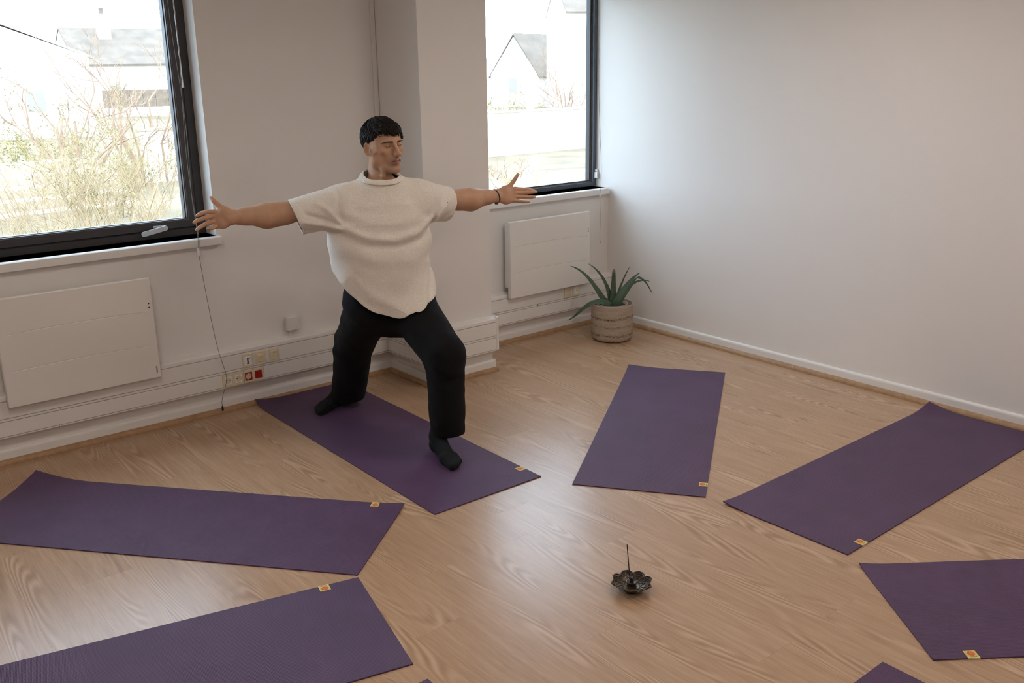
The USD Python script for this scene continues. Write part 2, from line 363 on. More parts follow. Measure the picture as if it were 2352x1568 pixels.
part(t, 'slot', cat(box((x - .0065, YF - .0115, Z1 - .0175), (x + .0005, YF - .0100, Z1 + .0175)), box((x - .0065, YF - .0115, Z1 + .0135), (x + .0145, YF - .0100, Z1 + .0175)), box((x - .0095, YF - .0115, Z1 - .0175), (x + .0055, YF - .0100, Z1 - .0140))), BLACKP)
x = -2.835
t = thing('data_socket', 'cream data socket with a closed square flap, middle of three above the power sockets', 'socket', (x, YF, Z1), group='upper row of sockets')
plate(t, 'plate', x - .0325, x + .0325, Z1 - .0395, Z1 + .0395, IVORY); plate(t, 'insert', x - .0215, x + .0215, Z1 - .0225, Z1 + .0225, IVORY, .0115)
part(t, 'flap', box((x - .012, YF - .0130, Z1 - .010), (x + .012, YF - .0105, Z1 + .012), .001), IVORY)
part(t, 'mark', box((x - .007, YF - .0134, Z1 + .003), (x + .004, YF - .0128, Z1 + .0042)), LETTER)
x = -2.754
t = thing('data_socket', 'plain cream data socket, right of three above the power sockets', 'socket', (x, YF, Z1), group='upper row of sockets')
plate(t, 'plate', x - .0295, x + .0295, Z1 - .0395, Z1 + .0395, IVORY); plate(t, 'insert', x - .0195, x + .0195, Z1 - .027, Z1 + .027, IVORY, .0105)
part(t, 'ring', lathe([(.0085, 0), (.0085, .002), (.0105, .002), (.0105, 0), (.0085, 0)], 24) and xform(lathe([(.0085, 0), (.0085, .002), (.0105, .002), (.0105, 0), (.0085, 0)], 24), [[1, 0, 0, x], [0, 0, -1, YF - .010], [0, 1, 0, Z1 - .008], [0, 0, 0, 1]]), IVORY)
part(t, 'mark', box((x - .004, YF - .0112, Z1 + .016), (x + .004, YF - .0104, Z1 + .0205)), LETTER)
Z2 = .1925
t = thing('power_socket', 'double cream power socket with two white wells, under the loose cord', 'socket', (-3.01, YF, Z2))
plate(t, 'plate', -3.072, -2.9475, Z2 - .039, Z2 + .039, IVORY); socket_insert(t, -3.040, Z2, WHITEP); socket_insert(t, -2.980, Z2, WHITEP)
t = thing('power_socket', 'double cream socket with two red inserts, one with a white star keyway', 'socket', (-2.885, YF, Z2))
plate(t, 'plate', -2.9455, -2.826, Z2 - .039, Z2 + .039, IVORY); socket_insert(t, -2.920, Z2, REDP, True)
p = plate(t, 'insert', -2.8815, -2.8385, Z2 - .0235, Z2 + .0235, REDP, .0105)
part(p, 'well', cat(disc((-2.860, YF - .0104, Z2), (0, -1, 0), .016, .0006, 28)), REDP)
part(p, 'hole', disc((-2.865, YF - .0108, Z2 + .006), (0, -1, 0), .0022, .0005, 10), BLACKP)
for i, x in enumerate((-.457, -.372)):
    t = thing('data_socket', 'cream socket plate low behind the plant, %s of two below the right panel heater' % ('left' if i == 0 else 'right'), 'socket', (x, YF, .289), group='sockets behind the plant')
    plate(t, 'plate', x - .033, x + .033, .2475, .3305, IVORY); plate(t, 'insert', x - .021, x + .021, .262, .316, WHITEP if i else IVORY, .0105)
    part(t, 'flap', box((x - .011, YF - .012, .28), (x + .011, YF - .010, .302), .001), IVORY)
# small white box on the wall
t = thing('wall_box', 'small square white box on the wall above the trunking, with a tiny dark dot', 'wall box', (-2.603, 0, .41))
part(t, 'cover', rbox((-2.645, -.036, .398), (-2.561, -.006, .482), .006), PVC); part(t, 'base_plate', box((-2.641, -.008, .402), (-2.565, -.0003, .478)), PVC)
part(t, 'indicator', disc((-2.590, -.0358, .4145), (0, -1, 0), .0028, .0008, 12), BLACKP)
part(t, 'cable', tube([(-2.622, -.014, .40), (-2.622, -.013, .385), (-2.621, -.013, .362)], .004, 8), PVC)

# blind cords
def smooth_path(P, n=40):
    from scipy.interpolate import CubicSpline
    P = np.asarray(P, float); s = np.r_[0, np.cumsum(np.linalg.norm(np.diff(P, axis=0), axis=1))]
    return CubicSpline(s, P)(np.linspace(0, s[-1], n))
t = thing('roller_blind', 'thin grey blind cord, clear wand and cord knob hanging at the left window', 'blind', (-3.12, .06, 2.3))
part(t, 'headrail', rbox((-4.58, .035, 2.385), (-3.03, .095, 2.435), .008), PVC)
part(t, 'wand', tube([(-3.0685, .075, 2.39), (-3.0675, .0745, 2.0), (-3.0655, .074, 1.792)], .0036, 8), CLEARP)
part(t, 'wand_tip', tube([(-3.0655, .074, 1.800), (-3.0652, .074, 1.781)], .0055, 10), CLEARP)
part(t, 'cord', tube(smooth_path([(-3.105, .04, 2.39), (-3.103, .03, 1.9), (-3.106, -.01, 1.5), (-3.125, -.045, 1.15), (-3.1245, -.0575, .985), (-3.1305, -.059, .945)]), .0014, 6), CORD)
part(t, 'cord', tube(smooth_path([(-3.099, .045, 2.39), (-3.089, .04, 1.75), (-3.122, -.02, 1.36), (-3.118, -.052, 1.06), (-3.1195, -.059, .99), (-3.1285, -.059, .945)]), .0014, 6), CORD)
part(t, 'knob', lathe([(0, .026), (.004, .026), (.006, .018), (.007, .008), (.0095, .002), (.0095, -.014), (.007, -.018), (0, -.018)], 16, (-3.1295, -.0595, .932)), CLEARP)
part(t, 'pull_cord', tube(smooth_path([(-3.1285, -.0595, .92), (-3.1235, -.060, .84), (-3.113, -.061, .70), (-3.093, -.062, .48), (-3.064, -.064, .30), (-3.0535, -.072, .222), (-3.060, -.070, .175), (-3.078, -.062, .120), (-3.083, -.052, .09), (-3.0835, -.046, .045)], 70), .0014, 6), CORD)
part(t, 'cord_weight', lathe([(0, .014), (.0032, .014), (.0055, .004), (.0055, -.012), (.004, -.015), (0, -.015)], 12, (-3.0835, -.046, .034)), BLACKP)
t = thing('roller_blind', 'thin pale cord with a small connector hanging at the right window corner', 'blind', (-.13, .02, 2.3))
part(t, 'headrail', rbox((-1.36, .035, 2.385), (-.03, .095, 2.435), .008), PVC)
part(t, 'cord', tube(smooth_path([(-.062, .06, 2.39), (-.062, .05, 1.9), (-.078, .02, 1.5), (-.118, -.045, 1.10), (-.131, -.052, .99), (-.136, -.052, .965)]), .0013, 6), CORD)
part(t, 'connector', lathe([(0, .014), (.005, .014), (.0075, .004), (.0075, -.010), (.004, -.014), (0, -.014)], 14, (-.137, -.053, .958)), CLEARP)
part(t, 'pull_cord', tube(smooth_path([(-.137, -.053, .945), (-.134, -.053, .85), (-.1325, -.053, .72), (-.128, -.052, .62), (-.122, -.052, .604)]), .0013, 6), CORD)

# ------------------------------------------------------------------ yoga mats
def mat_weave(name, col, rib=230.):
    n = {'t': ('texture_coordinate', {}), 'm': ('mapping', dict(mapping_type='point', scale=(rib, rib*.62, 1))),
         'w': ('wave_texture', dict(wave_type='bands', bands_direction='x', profile='sine', scale=.3142, distortion=0.0)),
         'w2': ('wave_texture', dict(wave_type='bands', bands_direction='y', profile='sine', scale=.3142, distortion=0.0)),
         'ad': ('math', dict(math_type='multiply_add', value2=.55)), 'v': ('noise_texture', dict(scale=5.0, detail=5.0)), 'g': ('noise_texture', dict(scale=900.0, detail=2.0)),
         'hh': ('math', dict(math_type='multiply_add', value2=.5)),
         'r': ('rgb_ramp', dict(ramp=[(.35, tuple(np.array(col)*.90)), (.65, tuple(np.array(col)*1.10))])), 'b': ('bump', dict(strength=.45, distance=.0014)),
         'p': ('principled_bsdf', dict(roughness=.52, specular_ior_level=.42, sheen_weight=.06, sheen_roughness=.5))}
    l = [('t.object', 'm.vector'), ('m.vector', 'w.vector'), ('m.vector', 'w2.vector'), ('w2.fac', 'ad.value1'), ('w.fac', 'ad.value3'), ('t.object', 'v.vector'), ('t.object', 'g.vector'),
         ('g.fac', 'hh.value1'), ('ad.value', 'hh.value3'), ('v.fac', 'r.fac'), ('r.color', 'p.base_color'), ('hh.value', 'b.height'), ('b.normal', 'p.normal')]
    return mat(name, n, l)
MATM = mat_weave('purple_mat', (.072, .029, .084))
LABELM = plain('yellow_label', (.66, .50, .11), .6)
LABELW = plain('label_border', (.74, .64, .30), .6)
ORANGE = plain('orange_print', (.62, .13, .03), .6)
PINKP = plain('salmon_print', (.80, .36, .20), .6)
OLIVE = plain('olive_print', (.20, .13, .02), .6)
MW, ML, MT = .606, 1.83, .005
def mat_mesh(curl):
    nx, ny = 92, 31
    X, Y = np.meshgrid(np.linspace(0, ML, nx), np.linspace(-MW, 0, ny), indexing='ij')
    Z = curl(X, Y)
    top = np.stack([X, Y, Z + MT], -1).reshape(-1, 3); bot = np.stack([X, Y, Z + .0002], -1).reshape(-1, 3)
    F = []
    def idx(i, j): return i*ny + j
    I, J = np.meshgrid(np.arange(nx - 1), np.arange(ny - 1), indexing='ij'); I, J = I.ravel(), J.ravel()
    a, b, c, d = idx(I, J), idx(I + 1, J), idx(I + 1, J + 1), idx(I, J + 1)
    N = nx*ny
    F = [np.stack([a, b, c], 1), np.stack([a, c, d], 1), np.stack([a + N, c + N, b + N], 1), np.stack([a + N, d + N, c + N], 1)]
    ring = [idx(i, 0) for i in range(nx)] + [idx(nx - 1, j) for j in range(1, ny)] + [idx(i, ny - 1) for i in range(nx - 2, -1, -1)] + [idx(0, j) for j in range(ny - 2, 0, -1)]
    r = np.array(ring); q = np.roll(r, -1)
    F += [np.stack([r, r + N, q], 1), np.stack([q, r + N, q + N], 1)]
    return np.vstack([top, bot]), np.vstack(F)
def corner(cx, cy, R, h):
    """Corner at (cx, cy) lifted by h over a distance R."""
    return lambda X, Y: h*np.clip(1 - np.hypot(X - cx, Y - cy)/R, 0, 1)**2
MATG = 'purple yoga mats set out in a circle'
def yoga_mat(label, base, th, hand, lx=.128, curls=()):
    d = V3(math.cos(th), math.sin(th)); p = V3(-math.sin(th), math.cos(th))
    org = np.array(base, float) + (p*MW if hand < 0 else 0)
    t = thing('yoga_mat', label, 'yoga mat', (org[0], org[1], 0), th, group=MATG)
    curl = lambda X, Y: sum((c(X, Y) for c in curls), np.zeros_like(X))
    part(t, 'mat_sheet', mat_mesh(curl), MATM, 40, world=False)
    # woven label folded over the long edge
    y0 = -MW - .0012; z = MT + .0001; w, l = .020, .0400
    lab = part(t, 'label', cat(box((lx - w, y0, z), (lx + w, y0 + l, z + .0011), .0004), box((lx - w, y0, .0004), (lx + w, y0 + .0012, z + .0011), .0003)), LABELW, world=False)
    zz = z + .0011
    part(lab, 'printed_field', box((lx - w + .002, y0 + .0085, zz - .0002), (lx + w - .002, y0 + l - .002, zz + .0002)), LABELM, world=False)
    c = V3(lx, y0 + .0245, zz + .0001)
    part(lab, 'emblem', disc(c, (0, 0, 1), .0125, .0004, 28), ORANGE, world=False)
    st = []
    for pts in ([(-.007, .006), (-.003, .0075), (-.001, .005), (-.004, .002), (.000, -.001), (-.002, -.006), (-.007, -.0055)], [(-.002, .001), (.003, -.002), (.006, .002), (.008, -.001)], [(.001, .0065), (.004, .0045), (.007, .0068)]):
        st.append(tube([(c[0] + u, c[1] + v, zz + .0005) for u, v in pts], .0011, 5))
    st.append(disc(V3(c[0] + .004, c[1] + .0078, zz + .0003), (0, 0, 1), .0011, .0006, 8))
    part(lab, 'emblem_sign', cat(*st), PINKP, world=False)
    bars = [box((lx - .012 + i*.0031, y0 + .0050, zz - .0001), (lx - .0098 + i*.0031, y0 + .0074, zz + .0003)) for i in range(8)]
    part(lab, 'lettering', cat(*bars), OLIVE, world=False)
    return t
yoga_mat('purple yoga mat under the standing man, its far end against the wall', (-2.89706, -1.86701), 1.56378, 1, .128, [corner(ML, 0, .2, .022), lambda X, Y: .012*np.clip((X - 1.73)/.1, 0, 1)**2])
yoga_mat('purple yoga mat in front of the potted plant, straight behind the incense', (-2.2384, -2.0313), .62499, 1, .128, [corner(ML, 0, .25, .012)])
yoga_mat('purple yoga mat reaching the right wall with its far corner curled up', (-1.8757, -2.61234), .01194, 1, .128, [corner(ML, 0, .22, .030), corner(0, 0, .16, .010)])
yoga_mat('purple yoga mat lying below the left panel heater, far corner lifted', (-2.94596, -1.70502), 2.26561, -1, .128, [corner(ML, -MW, .30, .040), corner(0, -MW, .18, .010)])
yoga_mat('purple yoga mat in the lower left foreground, cut by the picture edge', (-3.41913, -2.11032), -3.3761, -1, .135)
yoga_mat('purple yoga mat at the lower right edge of the picture', (-1.90535, -3.28989), -.64477, 1, .135, [corner(0, 0, .12, .008)])
yoga_mat('corner of a purple yoga mat at the bottom edge, right of the incense', (-2.403, -3.675), -math.pi/2, 1)
yoga_mat('tiny tip of a purple yoga mat at the bottom edge, left of the incense', (-3.569, -3.402), math.pi, 1)

# ------------------------------------------------------------------ incense holder and stick
BRONZE = plain('dark_bronze', (.060, .048, .040), .36, metal=.75, vary=.25, vscale=60)
BRONZER = plain('rubbed_bronze_edge', (.14, .115, .095), .35, metal=.8)
BRASS = plain('worn_brass', (.15, .105, .058), .38, metal=.85, vary=.4, vscale=120)
IX, IY = -2.695, -2.845
t = thing('incense_holder', 'dark bronze lotus-shaped incense holder on the floor in the middle of the mats', 'incense holder', (IX, IY, 0))
part(t, 'foot', lathe([(0, 0), (.028, 0), (.030, .003), (.026, .008), (.020, .012), (.024, .016), (0, .016)], 40, (IX, IY, 0)), BRONZE)
part(t, 'bowl', lathe([(0, .014), (.022, .014), (.040, .0185), (.046, .0205), (.046, .0225), (.040, .0215), (.022, .0185), (0, .018)], 48, (IX, IY, 0)), BRASS)
def petal_mesh():
    U, Vv = np.meshgrid(np.linspace(0, 1, 13), np.linspace(-1, 1, 15), indexing='ij')
    rad = .030 + .048*U
    half = .0285*np.sqrt(np.clip(1 - ((U - .42)/.60)**2, 0.02, 1))
    X = rad - .006*(Vv**2)*U; Yy = half*Vv
    Z = .0195 + .0175*U**1.6 + .0045*Vv**2*(.3 + .7*U)
    P = np.stack([X, Yy, Z], -1)
    return P
PP = petal_mesh()
def shell(P, th):
    nx, ny, _ = P.shape
    a = P.reshape(-1, 3); b = a - V3(0, 0, th)
    def idx(i, j): return i*ny + j
    I, J = np.meshgrid(np.arange(nx - 1), np.arange(ny - 1), indexing='ij'); I, J = I.ravel(), J.ravel(); N = nx*ny
    q = [idx(I, J), idx(I + 1, J), idx(I + 1, J + 1), idx(I, J + 1)]
    F = [np.stack([q[0], q[1], q[2]], 1), np.stack([q[0], q[2], q[3]], 1), np.stack([q[0], q[2], q[1]], 1) + N, np.stack([q[0], q[3], q[2]], 1) + N]
    ring = [idx(i, 0) for i in range(nx)] + [idx(nx - 1, j) for j in range(1, ny)] + [idx(i, ny - 1) for i in range(nx - 2, -1, -1)] + [idx(0, j) for j in range(ny - 2, 0, -1)]
    r = np.array(ring); s = np.roll(r, -1)
    F += [np.stack([r, r + N, s], 1), np.stack([s, r + N, s + N], 1)]
    return np.vstack([a, b]), np.vstack(F), r
PS, PF, PRING = shell(PP, .0022)
orn = []
for u, v, rr_ in [(.45, 0, .0042), (.70, .0, .0032), (.62, .38, .0030), (.62, -.38, .0030), (.42, .45, .0032), (.42, -.45, .0032), (.82, .30, .0022), (.82, -.30, .0022), (.28, .2, .0026), (.28, -.2, .0026)]:
    i, j = int(u*12), int((v + 1)/2*14); p = PP[i, j]
    orn.append(xform(lathe([(rr_*.45, 0), (rr_*.45, .0016), (rr_, .0016), (rr_, 0), (rr_*.45, 0)], 10), [[1, 0, 0, p[0]], [0, 1, 0, p[1]], [0, 0, 1, p[2]], [0, 0, 0, 1]]))
for k in range(8):
    R = rotz_m(k*math.pi/4 + .30); R[:3, 3] = (IX, IY, .0008*(k % 2))
    pt = part(t, 'petal', xform((PS, PF), R), BRONZE, 50)
    part(pt, 'petal_rim', xform(tube(np.vstack([PS[PRING], PS[PRING[:1]]]) + V3(0, 0, .0002), .0019, 6, False), R), BRONZER)
    part(pt, 'scroll_relief', xform(cat(*orn), R), BRASS)
part(t, 'cup', lathe([(0, .017), (.0175, .017), (.0185, .019), (.0165, .0225), (.0180, .0300), (.0205, .0345), (.0205, .0368), (.0175, .0375), (.012, .0352), (0, .0352)], 40, (IX, IY, 0)), BRONZE)
part(t, 'stick_socket', lathe([(0, .034), (.0068, .034), (.0078, .039), (.0066, .0435), (.0080, .048), (.0070, .0525), (.0045, .0545), (0, .0545)], 24, (IX, IY, 0)), BRONZE)
part(t, 'knob', cat(*[xform(trimesh.creation.icosphere(2, .0042), [[1, 0, 0, IX + .0078*math.cos(a)], [0, 1, 0, IY + .0078*math.sin(a)], [0, 0, 1, .0508], [0, 0, 0, 1]]) for a in (.2, 2.3, 4.4)]), BRONZE)
RUST = plain('incense_paste', (.040, .016, .011), .8); ASH = plain('incense_ash', (.30, .28, .26), .9)
s = thing('incense_stick', 'thin dark brown incense stick standing upright in the lotus holder', 'incense stick', (IX, IY, .05))
b0, b1 = V3(IX - .0055, IY + .0045, .046), V3(IX - .0155, IY + .0125, .187)
part(s, 'stick', tube([b0, b0*.5 + b1*.5, b1], [.0016, .0019, .0019], 8), RUST); part(s, 'ash_tip', tube([b1, b1 + (b1 - b0)*.028], .0018, 8), ASH)

# ------------------------------------------------------------------ plant pot and aloe
PXY = V3(-.368, -.424)
n = {'g': ('geometry', {}), 'm': ('mapping', dict(mapping_type='point', scale=(9, 9, 60))), 'n': ('noise_texture', dict(scale=1.0, detail=5.0, roughness=.7)),
     'm2': ('mapping', dict(mapping_type='point', scale=(75, 75, 210))), 'f': ('noise_texture', dict(scale=1.0, detail=3.0)), 'w': ('noise_texture', dict(scale=7.0, detail=2.0)),
     'r': ('rgb_ramp', dict(ramp=[(.30, (.36, .285, .215)), (.55, (.44, .355, .275)), (.8, (.50, .41, .33))])),
     'sx': ('separate_xyz', {}), 'wz': ('math', dict(math_type='multiply_add', value2=.035)), 'mz': ('math', dict(math_type='multiply', value2=3.7)),
     'bd': ('rgb_ramp', dict(ramp=[(.0, (.1,)*3), (.20, (.12,)*3), (.25, (.9,)*3), (.30, (.12,)*3), (.46, (.12,)*3), (.50, (.55,)*3), (.54, (.10,)*3), (.66, (.1,)*3), (.71, (1,)*3), (.76, (.1,)*3), (1, (.08,)*3)])),
     'r2': ('rgb_ramp', dict(ramp=[(.46, (.16, .13, .11)), (.56, (1, 1, 1))])), 'mx': ('mix', dict(mix_type='multiply')),
     'b': ('bump', dict(strength=.3, distance=.002)), 'p': ('principled_bsdf', dict(roughness=.82, specular_ior_level=.25))}
TRAV = mat('travertine_ceramic', n, [('g.position', 'm.vector'), ('m.vector', 'n.vector'), ('g.position', 'm2.vector'), ('m2.vector', 'f.vector'), ('g.position', 'w.vector'), ('g.position', 'sx.vector'), ('w.fac', 'wz.value1'), ('sx.z', 'wz.value3'), ('wz.value', 'mz.value1'),
           ('mz.value', 'bd.fac'), ('bd.color', 'mx.fac'), ('n.fac', 'r.fac'), ('f.fac', 'r2.fac'), ('r.color', 'mx.color1'), ('r2.color', 'mx.color2'), ('mx.color', 'p.base_color'), ('f.fac', 'b.height'), ('b.normal', 'p.normal')])
SOIL = plain('potting_soil', (.018, .014, .011), .95, bump=.9, scale=120)
GROW = plain('pale_nursery_pot', (.55, .44, .36), .6)
t = thing('plant_pot', 'round beige stone-textured pot with darker bands in the room corner', 'plant pot', (PXY[0], PXY[1], 0))
KP = 1.045
part(t, 'pot', lathe([(a*KP, b*.975) for a, b in [(0, .002), (.112, .002), (.126, .008), (.135, .020), (.1395, .040), (.1405, .14), (.1395, .262), (.1385, .268), (.1365, .270), (.1325, .2695), (.1305, .266), (.1300, .24), (.129, .10), (.120, .05), (0, .045)]], 72, (PXY[0], PXY[1], 0)), TRAV, 40)
ip = thing('nursery_pot', 'thin pale inner plant pot standing inside the beige pot', 'plant pot', (PXY[0] - .017, PXY[1] - .016, .05))
ic = (PXY[0] - .017, PXY[1] - .016, 0)
part(ip, 'wall', lathe([(0, .047), (.085, .047), (.105, .245), (.107, .262), (.1085, .2655), (.1045, .266), (.1025, .262), (.099, .24), (.094, .15), (0, .15)], 56, ic), GROW)
part(ip, 'soil', lathe([(0, .252), (.04, .253), (.08, .250), (.0995, .247), (.09, .16), (0, .16)], 40, ic), SOIL)
n = {'g': ('geometry', {}), 'f': ('noise_texture', dict(scale=38.0, detail=3.0)), 'r': ('rgb_ramp', dict(ramp=[(.3, (.036, .066, .040)), (.55, (.050, .088, .052)), (.75, (.070, .112, .066))])),
     'p': ('principled_bsdf', dict(roughness=.42, specular_ior_level=.45))}
LEAF = mat('aloe_leaf', n, [('g.position', 'f.vector'), ('f.fac', 'r.fac'), ('r.color', 'p.base_color')])
DRY = plain('dry_leaf_tip', (.20, .16, .08), .8)
al = thing('aloe_plant', 'dark green aloe with long pointed arching leaves growing in the beige pot', 'plant', (ic[0], ic[1], .23))
def aloe_leaf(P, w0, flat, blunt=False):
    """Thick tapered leaf along the points P, w0 wide at the base, its trough facing the direction flat."""
    P = smooth_path(P, 22); k = len(P); tt = np.linspace(0, 1, k)
    T = np.gradient(P, axis=0); T /= np.linalg.norm(T, axis=1, keepdims=True)
    V = []
    prof = [(-1, .10), (-.6, -.16), (0, -.30), (.6, -.16), (1, .10), (.62, .30), (0, .16), (-.62, .30)]
    flat = np.array(flat, float)
    for i in range(k):
        side = np.cross(T[i], flat); side /= np.linalg.norm(side) + 1e-9; up = np.cross(side, T[i])
        w = (w0*1.2*(1 - tt[i])**.72*(1 - .12*math.sin(tt[i]*3)) if not blunt else w0*(1 - .60*tt[i])) + .0008; th = w*.75
        for a, b in prof: V.append(P[i] + side*w*a + up*th*b)
    n = len(prof); F = []
    for i in range(k - 1):
        for j in range(n): F += [(i*n + j, i*n + (j+1) % n, (i+1)*n + (j+1) % n), (i*n + j, (i+1)*n + (j+1) % n, (i+1)*n + j)]
    return np.array(V), np.array(F)
VR = V3(.7738, -.6333, -.0144)      # to the right along the view of the room's corner
VT = V3(-.6333, -.7738, 0)          # horizontally out towards the room
base = V3(ic[0], ic[1], .242)
def L(*pts): return [base + VR*a + V3(0, 0, 1)*b + VT*c for a, b, c in pts]
leaves = [(L((-.020, -.005, .0), (-.095, .10, .0), (-.185, .215, -.03), (-.292, .277, -.05)), .021),
          (L((-.006, .0, -.01), (-.03, .12, -.03), (-.080, .215, -.05), (-.167, .290, -.07)), .017),
          (L((.004, .0, .01), (.006, .10, .0), (.008, .18, -.01), (.009, .250, -.01)), .025),
          (L((.020, .0, -.03), (.06, .12, -.06), (.095, .20, -.08), (.128, .262, -.09)), .010),
          (L((.004, -.012, .03), (.045, .075, .03), (.11, .165, .0), (.193, .236, -.02)), .026),
          (L((.020, -.012, .03), (.065, .07, .03), (.125, .155, .02), (.165, .203, .01), (.188, .212, .005)), .021),
          (L((.038, .0, .0), (.08, .08, -.01), (.14, .150, -.03), (.19, .172, -.04), (.270, .164, -.05)), .015),
          (L((.176, .207, .01), (.205, .195, .0), (.245, .150, -.01), (.285, .085, -.02)), .0078),
          (L((-.01, -.002, .03), (-.07, .042, .05), (-.145, .040, .065), (-.225, -.015, .07), (-.318, -.088, .06)), .021)]
for P, w in leaves:
    m = aloe_leaf(P, w, (-.45, -.60, .66), w == .025)
    part(al, 'leaf', m, LEAF, 60)
part(al, 'stump', tube(L((.009, .240, -.01), (.011, .262, -.01)), [.0085, .0055], 8), DRY, label='dry cut tip of the middle leaf')
part(al, 'crown', tube(L((.005, -.03, .01), (.004, .012, .0), (.004, .04, -.01)), [.026, .024, .008], 12), LEAF)
# ------------------------------------------------------------------ implicit shapes -> one continuous surface
class Blob:
    """A list of rounded bones, ellipsoids and cuts, blended in order; f(P) is about the distance to the surface."""
    def __init__(self): self.p = []
    def cone(self, a, b, ra, rb, k=.01, flat=None, cut=False, amp=None):
        self.p.append(('c', np.array(a, float), np.array(b, float), ra, rb, k, flat, cut)); return self
    def chain(self, pts, rad, k=.01, **kw):
        for i in range(len(pts) - 1): self.cone(pts[i], pts[i+1], rad[i], rad[i+1], k, **kw)
        return self
    def ell(self, c, R, rad, k=.01, cut=False):
        self.p.append(('e', np.array(c, float), np.array(R, float), np.array(rad, float), None, k, None, cut)); return self
    def func(self, f, c, r, k=.0, cut=False):
        self.p.append(('f', np.array(c, float), f, r, None, k, None, cut)); return self
    def bound(self, q):
        if q[0] == 'c':
            ex = 0 if q[6] is None else 0
            return (q[1] + q[2])/2, np.linalg.norm(q[2] - q[1])/2 + max(q[3], q[4])*(1.0 if q[6] is None else 1.0)
        if q[0] == 'e': return q[1], q[3].max()
        return q[1], q[3]
    def one(self, q, P):
        if q[0] == 'c':
            a, b, ra, rb, flat = q[1], q[2], q[3], q[4], q[6]
            if flat is not None:                     # flat = (axis, s): the bone is s times thinner along the axis
                w, s = flat; w = np.array(w, float)
                P = P + ((P - a)@w)[..., None]*w*(s - 1.0)
                b = b + ((b - a)@w)*w*(s - 1.0)
            ba = b - a; L = ba@ba + 1e-12
            t = np.clip((P - a)@ba/L, 0, 1)
            d = np.sqrt((((P - a) - t[..., None]*ba)**2).sum(-1)) - (ra + (rb - ra)*t)
            return d if flat is None else d/(1 + (flat[1] - 1)*.5)
        if q[0] == 'e':
            l = (P - q[1])@q[2].T; r = q[3]
            k0 = np.sqrt(((l/r)**2).sum(-1)); k1 = np.sqrt(((l/(r*r))**2).sum(-1)) + 1e-9
            return np.where(k0 < .15, -r.min()*(1 - k0), k0*(k0 - 1)/k1)
        return q[2](P)
    def f(self, P, prims=None):
        d = np.full(P.shape[:-1], .5)
        for q in (self.p if prims is None else prims):
            e = self.one(q, P); k = q[5]
            if q[7]:
                e = -e
                if k > 0: h = np.clip(.5 - .5*(d - e)/k, 0, 1) ; d = d*(1 - h) + e*h + k*h*(1 - h)
                else: d = np.maximum(d, e)
            elif k > 0:
                h = np.clip(.5 + .5*(d - e)/k, 0, 1); d = d*(1 - h) + e*h - k*h*(1 - h)
            else: d = np.minimum(d, e)
        return d
    def mesh(self, h, B=16, extra=None, margin=.012):
        """Surface nets in the blocks near the surface. extra(P) is added to the distance."""
        bs = [self.bound(q) for q in self.p]
        C = np.array([b[0] for b in bs]); R = np.array([b[1] for b in bs])
        pos = np.array([not q[7] for q in self.p])
        lo = (C - R[:, None])[pos].min(0) - .02; hi = (C + R[:, None])[pos].max(0) + .02
        nb = np.ceil((hi - lo)/(h*B)).astype(int)
        gi = np.stack(np.meshgrid(*[np.arange(k) for k in nb], indexing='ij'), -1).reshape(-1, 3)
        cen = lo + (gi + .5)*h*B; half = h*B*.5*1.7321
        near = np.zeros(len(gi), bool)
        for s in range(0, len(gi), 20000):
            near[s:s+20000] = np.abs(self.f(cen[s:s+20000])) < half*1.15 + margin
        ar = np.arange(B + 1); g = np.stack(np.meshgrid(ar, ar, ar, indexing='ij'), -1)
        off = np.array([(a, b, c) for a in (0, 1) for b in (0, 1) for c in (0, 1)])
        keysV, pts, quads = [], [], []
        S = 1 << 20
        key = lambda q: (q[..., 0].astype(np.int64)*S + q[..., 1])*S + q[..., 2]
        for b, ce in zip(gi[near], cen[near]):
            sel = np.linalg.norm(C - ce, axis=1) - R < half + .05
            prims = [q for q, s in zip(self.p, sel) if s]
            if not prims: continue
            G = g + b*B; P = lo + G*h
            d = self.f(P, prims)
            if extra is not None: d = d + extra(P)
            ins = d < 0
            if ins.all() or not ins.any(): continue
            cnt = sum(ins[a:a+B, bb:bb+B, c:c+B].astype(np.int8) for a, bb, c in off)
            ci = np.argwhere((cnt > 0) & (cnt < 8))
            if not len(ci): continue
            acc = np.zeros((len(ci), 3)); num = np.zeros(len(ci))
            for ax in range(3):
                for a, bb in ((0, 0), (0, 1), (1, 0), (1, 1)):
                    o0 = np.insert([a, bb], ax, 0); o1 = np.insert([a, bb], ax, 1)
                    p0 = ci + o0; p1 = ci + o1
                    d0 = d[p0[:, 0], p0[:, 1], p0[:, 2]]; d1 = d[p1[:, 0], p1[:, 1], p1[:, 2]]
                    m = (d0 < 0) != (d1 < 0)
                    t = np.where(m, d0/np.where(m, d0 - d1, 1), 0)
                    pt = o0 + t[:, None]*(o1 - o0)
                    acc[m] += pt[m]; num[m] += 1
            keysV.append(key(ci + b*B)); pts.append(lo + (ci + b*B + acc/num[:, None])*h)
            for ax in range(3):
                sl0 = [slice(0, B)]*3; sl1 = [slice(0, B)]*3; sl1[ax] = slice(1, B + 1)
                e0, e1 = ins[tuple(sl0)], ins[tuple(sl1)]
                ed = np.argwhere(e0 != e1)
                if not len(ed): continue
                fl = e0[ed[:, 0], ed[:, 1], ed[:, 2]]
                u, v = [(1, 2), (2, 0), (0, 1)][ax]
                U = np.zeros(3, int); U[u] = 1; W = np.zeros(3, int); W[v] = 1
                E = ed + b*B
                q = np.stack([key(E - U - W), key(E - W), key(E), key(E - U)], 1)
                q[~fl] = q[~fl][:, ::-1]
                quads.append(q)
        kv = np.concatenate(keysV); pv = np.vstack(pts); q = np.vstack(quads)
